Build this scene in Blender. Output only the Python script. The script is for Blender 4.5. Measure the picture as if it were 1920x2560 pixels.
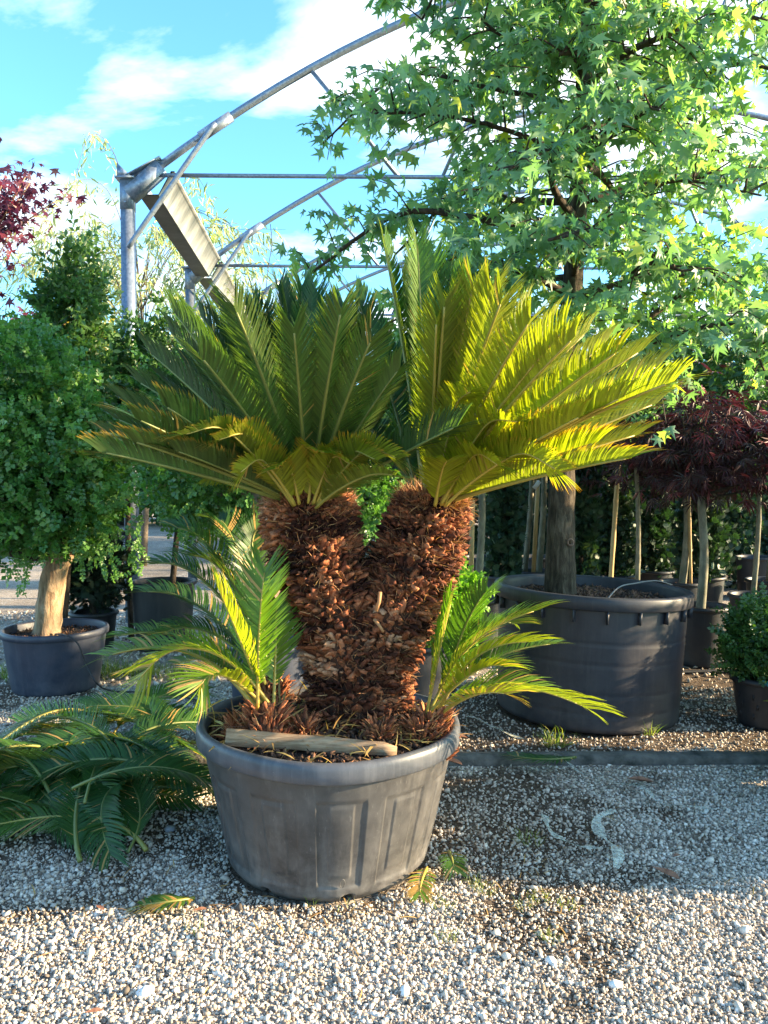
import bpy, math, random
import numpy as np
from mathutils import Vector, Matrix

# ------------------------------------------------------------------ camera, sky, sun, exposure
for o in list(bpy.data.objects):
    bpy.data.objects.remove(o)
scene = bpy.context.scene
COL = scene.collection
rng = np.random.default_rng(7)
random.seed(7)

CAM_H = 1.5
PITCH = math.radians(2.09)
FPX = 1920.0
cam_d = bpy.data.cameras.new('camera')
cam_d.sensor_fit = 'VERTICAL'
cam_d.sensor_height = 34.67
cam_d.lens = 34.67 * FPX / 2560.0
cam_d.clip_start = 0.05
cam_d.clip_end = 2000
cam = bpy.data.objects.new('camera', cam_d)
COL.objects.link(cam)
cam.location = (0, 0, CAM_H)
cam.rotation_euler = (math.pi / 2 - PITCH, 0, 0)
scene.camera = cam

SUN_EL = math.radians(16.5)
SUN_AZ = math.radians(91)          # clockwise from +Y (view direction): sun stands to the right
SUN_DIR = Vector((math.cos(SUN_EL) * math.sin(SUN_AZ), math.cos(SUN_EL) * math.cos(SUN_AZ), math.sin(SUN_EL)))

world = bpy.data.worlds.new('World')
scene.world = world
world.use_nodes = True
wt = world.node_tree
wt.nodes.clear()
def wn(t, **kw):
    n = wt.nodes.new(t)
    for k, v in kw.items():
        setattr(n, k, v)
    return n
w_out = wn('ShaderNodeOutputWorld')
w_bg = wn('ShaderNodeBackground')
w_bg.inputs[1].default_value = 0.125
w_sky = wn('ShaderNodeTexSky')
w_sky.sky_type = 'NISHITA'
w_sky.sun_disc = False
w_sky.sun_elevation = SUN_EL
w_sky.sun_rotation = SUN_AZ
w_sky.air_density = 1.0
w_sky.dust_density = 0.6
w_sky.ozone_density = 1.5
w_tint = wn('ShaderNodeMix', data_type='RGBA', blend_type='MULTIPLY')
w_tint.inputs[0].default_value = 1.0
w_tint.inputs[7].default_value = (0.47, 0.84, 1.02, 1)
wt.links.new(w_sky.outputs[0], w_tint.inputs[6])
# clouds: noise over the direction projected on a cloud layer
w_tc = wn('ShaderNodeTexCoord')
w_sep = wn('ShaderNodeSeparateXYZ')
wt.links.new(w_tc.outputs['Generated'], w_sep.inputs[0])
w_zm = wn('ShaderNodeMath', operation='MAXIMUM'); w_zm.inputs[1].default_value = 0.0
wt.links.new(w_sep.outputs[2], w_zm.inputs[0])
w_za = wn('ShaderNodeMath', operation='ADD'); w_za.inputs[1].default_value = 0.22
wt.links.new(w_zm.outputs[0], w_za.inputs[0])
w_dx = wn('ShaderNodeMath', operation='DIVIDE'); w_dy = wn('ShaderNodeMath', operation='DIVIDE')
wt.links.new(w_sep.outputs[0], w_dx.inputs[0]); wt.links.new(w_za.outputs[0], w_dx.inputs[1])
wt.links.new(w_sep.outputs[1], w_dy.inputs[0]); wt.links.new(w_za.outputs[0], w_dy.inputs[1])
w_cmb = wn('ShaderNodeCombineXYZ')
wt.links.new(w_dx.outputs[0], w_cmb.inputs[0]); wt.links.new(w_dy.outputs[0], w_cmb.inputs[1])
w_map = wn('ShaderNodeMapping')
w_map.inputs['Location'].default_value = (3.3, 1.7, 0.4)
w_map.inputs['Rotation'].default_value = (0, 0, 0.5)
w_map.inputs['Scale'].default_value = (0.9, 1.35, 1)
wt.links.new(w_cmb.outputs[0], w_map.inputs[0])
w_n = wn('ShaderNodeTexNoise')
w_n.inputs['Scale'].default_value = 1.5
w_n.inputs['Detail'].default_value = 8
w_n.inputs['Roughness'].default_value = 0.56
w_n.inputs['Distortion'].default_value = 0.2
wt.links.new(w_map.outputs[0], w_n.inputs['Vector'])
w_r = wn('ShaderNodeValToRGB')
w_r.color_ramp.elements[0].position = 0.485
w_r.color_ramp.elements[0].color = (0, 0, 0, 1)
w_r.color_ramp.elements[1].position = 0.645
w_r.color_ramp.elements[1].color = (1, 1, 1, 1)
wt.links.new(w_n.outputs[0], w_r.inputs[0])
w_mix = wn('ShaderNodeMix', data_type='RGBA', blend_type='MIX')
wt.links.new(w_r.outputs[0], w_mix.inputs[0])
wt.links.new(w_tint.outputs[2], w_mix.inputs[6])
w_mix.inputs[7].default_value = (3.2, 3.4, 3.45, 1)
wt.links.new(w_mix.outputs[2], w_bg.inputs[0])
wt.links.new(w_bg.outputs[0], w_out.inputs[0])

sun_d = bpy.data.lights.new('sun', 'SUN')
sun_d.energy = 4.6
sun_d.angle = math.radians(0.9)
sun_d.color = (1.0, 0.76, 0.46)
sun = bpy.data.objects.new('sun', sun_d)
COL.objects.link(sun)
sun.rotation_euler = (-SUN_DIR).to_track_quat('-Z', 'Y').to_euler()
sun.location = (8, 0, 8)

scene.view_settings.view_transform = 'Standard'
scene.view_settings.look = 'None'
scene.view_settings.gamma = 1
scene.view_settings.exposure = 2.36

# ------------------------------------------------------------------ helpers
UP = np.array([0, 0, 1.0])
def A(*v):
    return np.array(v, float)
def nrm(v):
    v = np.asarray(v, float)
    n = np.linalg.norm(v, axis=-1, keepdims=True)
    return v / np.maximum(n, 1e-9)

cp, sp = math.cos(PITCH), math.sin(PITCH)
def ray(px, py):
    """direction of a photograph pixel, forward component = 1 before the pitch"""
    u = (px - 960) / FPX
    v = (1280 - py) / FPX
    return A(u, cp + v * sp, -sp + v * cp)
def P(px, py, d):
    """world point that a photograph pixel shows at the distance y = d"""
    r = ray(px, py)
    return A(0, 0, CAM_H) + r * (d / r[1])

def tag(o, label=None, cat=None, group=None, kind=None):
    if label: o['label'] = label
    if cat: o['category'] = cat
    if group: o['group'] = group
    if kind: o['kind'] = kind
    return o
def empty(name, loc, label, cat, group=None):
    o = bpy.data.objects.new(name, None)
    o.empty_display_size = 0.1
    COL.objects.link(o)
    o.location = tuple(loc)
    return tag(o, label, cat, group)
def link(name, me, parent=None, loc=None):
    o = bpy.data.objects.new(name, me)
    COL.objects.link(o)
    if parent is not None: o.parent = parent
    if loc is not None: o.location = tuple(loc)
    return o

def mesh_data(name, parts, mat=None, smooth=False, attrs=None):
    """parts: list of (V (n,3), F (m,k)); attrs: name -> list of per-part per-vertex float arrays"""
    Vs, off = [], 0
    loops, starts, totals = [], [], []
    lc = 0
    for V, F in parts:
        Vs.append(np.asarray(V, float))
        Fl = F if isinstance(F, list) else [F]
        for f in Fl:
            f = np.asarray(f, np.int64)
            if f.size == 0: continue
            m, k = f.shape
            loops.append((f + off).ravel())
            starts.append(lc + np.arange(m) * k)
            totals.append(np.full(m, k))
            lc += m * k
        off += len(V)
    V = np.concatenate(Vs)
    L = np.concatenate(loops).astype(np.int32)
    me = bpy.data.meshes.new(name)
    me.vertices.add(len(V)); me.vertices.foreach_set('co', V.astype(np.float32).ravel())
    me.loops.add(len(L)); me.loops.foreach_set('vertex_index', L)
    S = np.concatenate(starts).astype(np.int32)
    me.polygons.add(len(S)); me.polygons.foreach_set('loop_start', S)
    me.update(calc_edges=True)
    if smooth:
        me.polygons.foreach_set('use_smooth', np.ones(len(S), bool))
    if attrs:
        for an, arrs in attrs.items():
            a = me.attributes.new(an, 'FLOAT', 'POINT')
            a.data.foreach_set('value', np.concatenate(arrs).astype(np.float32))
    if mat: me.materials.append(mat)
    me.update()
    return me
def mk(name, parts, mat, parent=None, smooth=False, attrs=None, loc=None, kind=None):
    o = link(name, mesh_data(name, parts, mat, smooth, attrs), parent, loc)
    if kind: o['kind'] = kind
    return o

def grid_faces(nu, nv, wrap_v=False):
    i = np.arange(nu - 1)[:, None]
    j = np.arange(nv if wrap_v else nv - 1)[None, :]
    j2 = (j + 1) % nv
    a = i * nv + j; b = i * nv + j2; c = (i + 1) * nv + j2; d = (i + 1) * nv + j
    return np.stack([a + 0 * j, b, c, d], -1).reshape(-1, 4)

def frames(pts):
    pts = np.asarray(pts, float)
    T = nrm(np.gradient(pts, axis=0))
    ref = A(0, 0, 1) if abs(T[0][2]) < 0.9 else A(1, 0, 0)
    X = np.zeros_like(T)
    x = nrm(ref - T[0] * np.dot(ref, T[0]))
    for i in range(len(T)):
        x = nrm(x - T[i] * np.dot(x, T[i]))
        X[i] = x
    return T, X, np.cross(T, X)
def tube(pts, radii, n=8, cap=True, wob=0.0):
    pts = np.asarray(pts, float)
    radii = np.broadcast_to(np.asarray(radii, float), (len(pts),))
    T, X, Y = frames(pts)
    a = np.arange(n) * 2 * math.pi / n
    rr = radii[:, None] * (1 + wob * (rng.random((len(pts), n)) - 0.5))
    V = pts[:, None, :] + rr[..., None] * (np.cos(a)[None, :, None] * X[:, None, :] + np.sin(a)[None, :, None] * Y[:, None, :])
    V = V.reshape(-1, 3)
    F = [grid_faces(len(pts), n, True)]
    if cap:
        F.append(np.arange(n)[::-1][None, :])
        F.append((np.arange(n) + (len(pts) - 1) * n)[None, :])
    return V, F
def spline(ctrl, n):
    """Catmull-Rom through control points"""
    c = np.asarray(ctrl, float)
    c = np.vstack([2 * c[0] - c[1], c, 2 * c[-1] - c[-2]])
    m = len(c) - 3
    t = np.linspace(0, m, n)
    i = np.minimum(t.astype(int), m - 1)
    u = (t - i)[:, None]
    p0, p1, p2, p3 = c[i], c[i + 1], c[i + 2], c[i + 3]
    return 0.5 * ((2 * p1) + (-p0 + p2) * u + (2 * p0 - 5 * p1 + 4 * p2 - p3) * u ** 2 + (-p0 + 3 * p1 - 3 * p2 + p3) * u ** 3)
def lathe(profile, n=64, closed=False):
    pr = np.asarray(profile, float)
    a = np.arange(n) * 2 * math.pi / n
    V = np.stack([pr[:, 0][:, None] * np.cos(a), pr[:, 0][:, None] * np.sin(a), np.repeat(pr[:, 1][:, None], n, 1)], -1).reshape(-1, 3)
    return V, [grid_faces(len(pr), n, True)]
def box(c, s, rot=None):
    v = np.array([[x, y, z] for x in (-.5, .5) for y in (-.5, .5) for z in (-.5, .5)]) * np.asarray(s, float)
    if rot is not None: v = v @ np.asarray(rot).T
    f = np.array([[0, 1, 3, 2], [4, 6, 7, 5], [0, 4, 5, 1], [2, 3, 7, 6], [0, 2, 6, 4], [1, 5, 7, 3]])
    return v + np.asarray(c, float), f
def bar(a, b, w, h, up=(0, 0, 1)):
    a = np.asarray(a, float); b = np.asarray(b, float)
    t = nrm(b - a); u = nrm(np.asarray(up, float) - t * np.dot(up, t)); s = np.cross(t, u)
    R = np.stack([t, s, u], 1)
    return box((a + b) / 2, (np.linalg.norm(b - a), w, h), R)

_tab = np.random.default_rng(3).random((256, 256))
def vnoise(x, y):
    xi = np.floor(x).astype(int); yi = np.floor(y).astype(int)
    fx = x - xi; fy = y - yi
    fx = fx * fx * (3 - 2 * fx); fy = fy * fy * (3 - 2 * fy)
    g = lambda a, b: _tab[a % 256, b % 256]
    return (g(xi, yi) * (1 - fx) + g(xi + 1, yi) * fx) * (1 - fy) + (g(xi, yi + 1) * (1 - fx) + g(xi + 1, yi + 1) * fx) * fy
def fbm(x, y, oct=4):
    s = 0; a = 0.5; t = 0
    for k in range(oct):
        s = s + a * vnoise(x * 2 ** k + 17.3 * k, y * 2 ** k + 5.1 * k); t += a; a *= 0.5
    return s / t
def sstep(a, b, x):
    t = np.clip((x - a) / (b - a), 0, 1)
    return t * t * (3 - 2 * t)

def scatter(tv, tf, pos, X, Y, Z, sc):
    """place a template (verts tv, faces tf) at every pos with axes X, Y, Z"""
    n, k = len(pos), len(tv)
    sc = np.broadcast_to(np.asarray(sc, float), (n,))
    V = pos[:, None, :] + sc[:, None, None] * (tv[None, :, 0:1] * X[:, None, :] + tv[None, :, 1:2] * Y[:, None, :] + tv[None, :, 2:3] * Z[:, None, :])
    tfl = tf if isinstance(tf, list) else [tf]
    F = [(f[None] + (np.arange(n) * k)[:, None, None]).reshape(-1, f.shape[1]) for f in tfl]
    return V.reshape(-1, 3), F
def axes_from(Y, hint):
    """orthonormal frames with given Y and Z near hint"""
    Y = nrm(Y)
    Z = nrm(hint - Y * np.sum(hint * Y, -1, keepdims=True))
    return np.cross(Y, Z), Y, Z
def rnd_dirs(n, r=rng):
    return nrm(r.normal(size=(n, 3)))

# ------------------------------------------------------------------ materials
def new_mat(name):
    m = bpy.data.materials.new(name)
    m.use_nodes = True
    nt = m.node_tree
    nt.nodes.clear()
    out = nt.nodes.new('ShaderNodeOutputMaterial')
    return m, nt, out
def nd(nt, t, ins=None, **kw):
    n = nt.nodes.new(t)
    for k, v in kw.items(): setattr(n, k, v)
    for k, v in (ins or {}).items():
        if hasattr(v, 'is_output') or isinstance(v, bpy.types.NodeSocket): nt.links.new(v, n.inputs[k])
        else: n.inputs[k].default_value = v
    return n
def ramp(nt, fac, stops, interp='LINEAR'):
    r = nt.nodes.new('ShaderNodeValToRGB')
    r.color_ramp.interpolation = interp
    e = r.color_ramp.elements
    while len(e) < len(stops): e.new(0.5)
    for el, (p, c) in zip(e, stops):
        el.position = p
        el.color = (*c, 1) if len(c) == 3 else c
    if fac is not None: nt.links.new(fac, r.inputs[0])
    return r.outputs[0]
def mixc(nt, fac, a, b, blend='MIX'):
    n = nt.nodes.new('ShaderNodeMix')
    n.data_type = 'RGBA'; n.blend_type = blend
    for s, v in ((0, fac), (6, a), (7, b)):
        if isinstance(v, bpy.types.NodeSocket): nt.links.new(v, n.inputs[s])
        elif s == 0: n.inputs[0].default_value = v
        else: n.inputs[s].default_value = (*v, 1)
    return n.outputs[2]
def coords(nt, kind='Object', scale=(1, 1, 1)):
    tc = nt.nodes.new('ShaderNodeTexCoord')
    mp = nt.nodes.new('ShaderNodeMapping')
    mp.inputs['Scale'].default_value = scale
    nt.links.new(tc.outputs[kind], mp.inputs[0])
    return mp.outputs[0]
def noise(nt, vec, scale, detail=4, rough=0.55, dist=0.0):
    n = nt.nodes.new('ShaderNodeTexNoise')
    n.inputs['Scale'].default_value = scale
    n.inputs['Detail'].default_value = detail
    n.inputs['Roughness'].default_value = rough
    n.inputs['Distortion'].default_value = dist
    if vec is not None: nt.links.new(vec, n.inputs['Vector'])
    return n.outputs[0]
def bump(nt, h, strength=0.5, dist=0.01):
    b = nt.nodes.new('ShaderNodeBump')
    b.inputs['Strength'].default_value = strength
    b.inputs['Distance'].default_value = dist
    nt.links.new(h, b.inputs['Height'])
    return b.outputs[0]
def principled(nt, out, color, rough=0.5, spec=0.5, metal=0.0, normal=None):
    b = nt.nodes.new('ShaderNodeBsdfPrincipled')
    for s, v in (('Base Color', color), ('Roughness', rough), ('Specular IOR Level', spec), ('Metallic', metal)):
        if isinstance(v, bpy.types.NodeSocket): nt.links.new(v, b.inputs[s])
        elif s == 'Base Color': b.inputs[s].default_value = (*v, 1)
        else: b.inputs[s].default_value = v
    if normal is not None: nt.links.new(normal, b.inputs['Normal'])
    nt.links.new(b.outputs[0], out.inputs[0])
    return b
def leaf_shader(nt, out, col, rough=0.4, trans=0.3, spec=0.5, tcol=None):
    b = nt.nodes.new('ShaderNodeBsdfPrincipled')
    nt.links.new(col, b.inputs['Base Color'])
    b.inputs['Roughness'].default_value = rough
    b.inputs['Specular IOR Level'].default_value = spec
    t = nt.nodes.new('ShaderNodeBsdfTranslucent')
    tc = mixc(nt, 1.0, col, tcol or (1.9, 2.1, 0.75), 'MULTIPLY')
    nt.links.new(tc, t.inputs[0])
    m = nt.nodes.new('ShaderNodeMixShader')
    m.inputs[0].default_value = trans
    nt.links.new(b.outputs[0], m.inputs[1]); nt.links.new(t.outputs[0], m.inputs[2])
    nt.links.new(m.outputs[0], out.inputs[0])
def leaf_mat(name, stops, trans=0.3, rough=0.42, src='attr', spec=0.5, tcol=None):
    m, nt, out = new_mat(name)
    if src == 'attr':
        a = nd(nt, 'ShaderNodeAttribute'); a.attribute_name = 'rnd'; f = a.outputs['Fac']
    else:
        f = nd(nt, 'ShaderNodeObjectInfo').outputs['Random']
    col = ramp(nt, f, stops)
    leaf_shader(nt, out, col, rough, trans, spec, tcol)
    return m
def plain_mat(name, c1, c2, scale=8, rough=0.6, bscale=None, bstr=0.3, bdist=0.004, stretch=(1, 1, 1), spec=0.4, metal=0, detail=5):
    m, nt, out = new_mat(name)
    v = coords(nt, 'Object', stretch)
    f = noise(nt, v, scale, detail, 0.6)
    col = ramp(nt, f, [(0.3, c1), (0.7, c2)])
    nm = bump(nt, noise(nt, v, bscale or scale * 4, 4), bstr, bdist)
    principled(nt, out, col, rough, spec, metal, nm)
    return m

def frond_mat(name, dry=False):
    m, nt, out = new_mat(name)
    oi = nd(nt, 'ShaderNodeObjectInfo')
    sep = nd(nt, 'ShaderNodeSeparateColor', {0: oi.outputs['Color']})
    geo = nd(nt, 'ShaderNodeNewGeometry')
    at = nd(nt, 'ShaderNodeAttribute'); at.attribute_name = 'tipv'
    rn = nd(nt, 'ShaderNodeAttribute'); rn.attribute_name = 'rnd'
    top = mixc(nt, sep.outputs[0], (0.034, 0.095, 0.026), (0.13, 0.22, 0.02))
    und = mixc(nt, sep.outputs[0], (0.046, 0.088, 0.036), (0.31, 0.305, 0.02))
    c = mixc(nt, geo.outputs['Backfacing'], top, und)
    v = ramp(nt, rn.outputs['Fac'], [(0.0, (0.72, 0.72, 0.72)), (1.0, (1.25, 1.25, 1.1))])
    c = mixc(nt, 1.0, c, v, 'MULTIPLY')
    # scorched yellow-orange leaflet ends, as many as the frond's own value says
    tf = nd(nt, 'ShaderNodeMath', {0: at.outputs['Fac'], 1: sep.outputs[1]}, operation='MULTIPLY')
    tr = ramp(nt, tf.outputs[0], [(0.45, (0, 0, 0)), (0.8, (1, 1, 1))])
    c = mixc(nt, tr, c, (0.42, 0.20, 0.03))
    # whole leaflets dried to straw
    dn = nd(nt, 'ShaderNodeMath', {0: rn.outputs['Fac'], 1: sep.outputs[2]}, operation='LESS_THAN')
    c = mixc(nt, dn.outputs[0], c, (0.42, 0.26, 0.09))
    leaf_shader(nt, out, c, 0.42, 0.38, 0.4, (1.85, 2.2, 0.5))
    return m

M = {}
M['frond'] = frond_mat('cycad leaflet')
def midrib_mat():
    m, nt, out = new_mat('cycad midrib')
    oi = nd(nt, 'ShaderNodeObjectInfo')
    sep = nd(nt, 'ShaderNodeSeparateColor', {0: oi.outputs['Color']})
    c = mixc(nt, sep.outputs[0], (0.13, 0.16, 0.04), (0.42, 0.30, 0.05))
    principled(nt, out, c, 0.45)
    return m
M['midrib'] = midrib_mat()
def scale_mat(name, src):
    m, nt, out = new_mat(name)
    if src == 'attr':
        a = nd(nt, 'ShaderNodeAttribute'); a.attribute_name = 'rnd'; f = a.outputs['Fac']
    else:
        f = nd(nt, 'ShaderNodeSeparateColor', {0: nd(nt, 'ShaderNodeObjectInfo').outputs['Color']}).outputs[0]
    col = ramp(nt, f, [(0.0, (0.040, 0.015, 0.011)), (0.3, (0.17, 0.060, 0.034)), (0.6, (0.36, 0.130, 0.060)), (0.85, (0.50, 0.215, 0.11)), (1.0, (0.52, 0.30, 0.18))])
    v = coords(nt, 'Object', (1, 1, 0.25))
    g = noise(nt, v, 160 if src == 'attr' else 6.4, 3)
    col = mixc(nt, 1.0, col, ramp(nt, g, [(0.25, (0.55, 0.55, 0.55)), (0.75, (1.3, 1.3, 1.3))]), 'MULTIPLY')
    principled(nt, out, col, 0.9, 0.12, 0, bump(nt, g, 0.8, 0.004 if src == 'attr' else 0.1))
    return m
M['scale'] = scale_mat('leaf base scale', 'attr')
M['scale_obj'] = scale_mat('leaf base scale single', 'obj')
M['stem'] = plain_mat('cycad stem', (0.02, 0.009, 0.006), (0.10, 0.04, 0.02), 30, 0.9, 80, 0.8, 0.01)
M['fibre'] = leaf_mat('dry fibre', [(0, (0.10, 0.035, 0.015)), (0.5, (0.30, 0.12, 0.05)), (1, (0.48, 0.28, 0.13))], 0.15, 0.7)
M['straw'] = leaf_mat('dry straw', [(0, (0.16, 0.08, 0.03)), (0.5, (0.36, 0.22, 0.07)), (1, (0.5, 0.38, 0.12))], 0.15, 0.7)
M['chip'] = leaf_mat('bark chips', [(0, (0.012, 0.008, 0.006)), (0.5, (0.06, 0.028, 0.016)), (1, (0.18, 0.09, 0.05))], 0.0, 0.85)
M['soil'] = plain_mat('potting soil', (0.012, 0.008, 0.006), (0.05, 0.03, 0.02), 40, 0.95, 120, 0.9, 0.01)

def pot_mat(name, c1, c2, dust, dustamt=0.5, rough=0.5):
    m, nt, out = new_mat(name)
    v = coords(nt, 'Object')
    vs = coords(nt, 'Object', (1, 1, 0.25))
    base = ramp(nt, noise(nt, vs, 6, 5, 0.6), [(0.3, c1), (0.7, c2)])
    # dust that has settled low on the wall and in blotches, with fine scratches
    sepn = nd(nt, 'ShaderNodeSeparateXYZ', {0: v})
    low = ramp(nt, sepn.outputs[2], [(0.0, (0.9, 0.9, 0.9)), (0.22, (0.35, 0.35, 0.35)), (0.6, (0.2, 0.2, 0.2))])
    blot = ramp(nt, noise(nt, v, 9, 8, 0.7, 0.3), [(0.38, (0, 0, 0)), (0.72, (1, 1, 1))])
    dm = mixc(nt, 1.0, low, blot, 'MULTIPLY')
    dm2 = mixc(nt, 1.0, dm, (dustamt, dustamt, dustamt), 'MULTIPLY')
    col = mixc(nt, dm2, base, dust)
    sc = nd(nt, 'ShaderNodeTexNoise', {'Vector': coords(nt, 'Object', (1, 1, 0.03)), 'Scale': 140.0, 'Detail': 3.0})
    scr = ramp(nt, sc.outputs[0], [(0.66, (0, 0, 0)), (0.74, (0.4 * dustamt,) * 3)])
    col = mixc(nt, scr, col, dust)
    sp_ = ramp(nt, noise(nt, v, 210, 2), [(0.70, (0, 0, 0)), (0.78, (0.6 * dustamt,) * 3)])
    col = mixc(nt, sp_, col, dust)
    stk = nd(nt, 'ShaderNodeTexNoise', {'Vector': coords(nt, 'Object', (1, 1, 0.06)), 'Scale': 26.0, 'Detail': 6.0, 'Roughness': 0.7})
    col = mixc(nt, ramp(nt, stk.outputs[0], [(0.50, (0, 0, 0)), (0.70, (0.28 * dustamt,) * 3)]), col, dust)
    rg = ramp(nt, dm, [(0, (rough,) * 3), (1, (min(1, rough + 0.3),) * 3)])
    principled(nt, out, col, rg, 0.4, 0, bump(nt, noise(nt, v, 60, 5), 0.15, 0.003))
    return m
M['pot_front'] = pot_mat('weathered grey plastic', (0.026, 0.026, 0.028), (0.062, 0.061, 0.062), (0.24, 0.23, 0.22), 0.7, 0.45)
M['pot_rim'] = pot_mat('worn rim plastic', (0.035, 0.042, 0.055), (0.075, 0.082, 0.098), (0.26, 0.26, 0.27), 0.6, 0.38)
M['pot_big'] = pot_mat('charcoal plastic', (0.018, 0.020, 0.027), (0.034, 0.035, 0.043), (0.13, 0.115, 0.11), 0.5, 0.45)
M['pot_blue'] = pot_mat('blue black plastic', (0.020, 0.027, 0.048), (0.036, 0.045, 0.070), (0.15, 0.15, 0.17), 0.5, 0.42)
M['pot_dark'] = pot_mat('black plastic', (0.012, 0.014, 0.018), (0.022, 0.025, 0.030), (0.09, 0.085, 0.08), 0.4, 0.45)

def bark_mat(name, stops, scale=30, stretch=0.15, bstr=0.9, bdist=0.02):
    m, nt, out = new_mat(name)
    v = coords(nt, 'Object', (1, 1, stretch))
    f = noise(nt, v, scale, 6, 0.65, 0.4)
    g = noise(nt, coords(nt, 'Object'), 7, 4)
    col = ramp(nt, f, stops)
    col = mixc(nt, 1.0, col, ramp(nt, g, [(0.3, (0.7, 0.75, 0.65)), (0.7, (1.15, 1.1, 1.05))]), 'MULTIPLY')
    principled(nt, out, col, 0.85, 0.2, 0, bump(nt, f, bstr, bdist))
    return m
M['bark_dark'] = bark_mat('furrowed bark', [(0.30, (0.020, 0.016, 0.012)), (0.5, (0.065, 0.050, 0.036)), (0.72, (0.16, 0.13, 0.10))], 34, 0.22)
M['bark_limb'] = bark_mat('dark limb bark', [(0.3, (0.02, 0.016, 0.014)), (0.7, (0.10, 0.075, 0.06))], 40, 0.3)
M['bark_pale'] = bark_mat('pale smooth bark', [(0.28, (0.07, 0.042, 0.026)), (0.42, (0.25, 0.165, 0.105)), (0.6, (0.37, 0.27, 0.185)), (0.8, (0.46, 0.36, 0.26))], 22, 0.30, 0.9, 0.02)
M['bark_pink'] = bark_mat('pinkish brown bark', [(0.25, (0.09, 0.055, 0.045)), (0.5, (0.24, 0.155, 0.125)), (0.75, (0.36, 0.26, 0.21))], 24, 0.5)
M['bark_grey'] = bark_mat('grey sapling bark', [(0.25, (0.09, 0.085, 0.065)), (0.7, (0.30, 0.28, 0.22))], 20, 0.4, 0.4, 0.006)
M['cane'] = plain_mat('bamboo cane', (0.34, 0.20, 0.07), (0.52, 0.36, 0.16), 14, 0.5, 60, 0.2, 0.002, (1, 1, 0.2))
M['twig'] = plain_mat('twig', (0.05, 0.04, 0.028), (0.13, 0.10, 0.07), 30, 0.8)
def plank_mat():
    m, nt, out = new_mat('weathered timber')
    v = coords(nt, 'Object', (0.06, 1, 1))
    f = noise(nt, v, 130, 6, 0.7, 0.3)
    c = ramp(nt, f, [(0.3, (0.17, 0.105, 0.062)), (0.5, (0.32, 0.215, 0.135)), (0.72, (0.44, 0.32, 0.21))])
    c = mixc(nt, 1.0, c, ramp(nt, noise(nt, coords(nt, 'Object'), 9, 5), [(0.3, (0.65, 0.65, 0.65)), (0.7, (1.1, 1.08, 1.05))]), 'MULTIPLY')
    principled(nt, out, c, 0.8, 0.2, 0, bump(nt, f, 0.5, 0.004))
    return m
M['plank'] = plank_mat()
M['plank_old'] = bark_mat('weathered timber', [(0.3, (0.24, 0.155, 0.095)), (0.7, (0.42, 0.29, 0.18))], 22, 1, 0.3, 0.003)
def galv_mat():
    m, nt, out = new_mat('galvanised steel')
    v = coords(nt, 'Object')
    vo = nd(nt, 'ShaderNodeTexVoronoi', {'Vector': v, 'Scale': 45.0})
    c = ramp(nt, vo.outputs['Color'], [(0.2, (0.17, 0.215, 0.28)), (0.8, (0.27, 0.325, 0.40))])
    c = mixc(nt, ramp(nt, noise(nt, v, 3, 6), [(0.4, (0, 0, 0)), (0.75, (0.6, 0.6, 0.6))]), c, (0.18, 0.21, 0.26))
    principled(nt, out, c, 0.42, 0.5, 0.55)
    return m
M['galv'] = galv_mat()
def sheet_mat():
    m, nt, out = new_mat('lit gutter sheet')  # gutter side coloured pale to stand in for the sky it reflects
    v = coords(nt, 'Object', (1, 1, 1))
    f = noise(nt, coords(nt, 'Object', (0.4, 2.2, 0.4)), 2.2, 6, 0.7)
    c = ramp(nt, f, [(0.35, (0.22, 0.25, 0.27)), (0.62, (0.56, 0.59, 0.60))])
    principled(nt, out, c, 0.35, 0.5, 0.35, bump(nt, noise(nt, coords(nt, 'Object', (0.3, 3, 0.3)), 3, 3), 0.25, 0.02))
    return m
M['sheet'] = sheet_mat()
M['gutter_shaded'] = plain_mat('shaded gutter base', (0.09, 0.10, 0.12), (0.15, 0.16, 0.19), 5, 0.6, metal=0.3)  # darker copy of the gutter metal, paints the shade on its underside
M['kerb'] = plain_mat('mossy concrete', (0.03, 0.032, 0.026), (0.15, 0.14, 0.125), 12, 0.9, 50, 0.8, 0.01, detail=8)
M['rubber'] = plain_mat('black hose', (0.012, 0.013, 0.015), (0.03, 0.03, 0.034), 20, 0.5)
M['tube_grey'] = plain_mat('grey drip tube', (0.15, 0.15, 0.15), (0.25, 0.24, 0.23), 20, 0.5)
M['dryleaf'] = plain_mat('dry brown leaf', (0.15, 0.06, 0.035), (0.30, 0.15, 0.09), 30, 0.6)
M['white'] = plain_mat('white tag', (0.7, 0.72, 0.75), (0.8, 0.8, 0.82), 8, 0.5)
M['teal'] = plain_mat('teal marker ink', (0.01, 0.28, 0.32), (0.02, 0.36, 0.40), 20, 0.5)
M['char'] = plain_mat('black plastic scrap', (0.02, 0.024, 0.03), (0.05, 0.055, 0.065), 20, 0.35)
def film_mat():
    m, nt, out = new_mat('clear stretch film')
    v = coords(nt, 'Object')
    f = noise(nt, v, 60, 4)
    d = nd(nt, 'ShaderNodeBsdfPrincipled', {'Base Color': (0.58, 0.61, 0.53, 1), 'Roughness': 0.25})
    nt.links.new(bump(nt, f, 0.8, 0.01), d.inputs['Normal'])
    t = nd(nt, 'ShaderNodeBsdfTransparent')
    fac = ramp(nt, f, [(0.35, (0.3, 0.3, 0.3)), (0.65, (0.88, 0.88, 0.88))])
    mx = nd(nt, 'ShaderNodeMixShader', {0: fac, 1: t.outputs[0], 2: d.outputs[0]})
    nt.links.new(mx.outputs[0], out.inputs[0])
    return m
M['film'] = film_mat()

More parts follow.
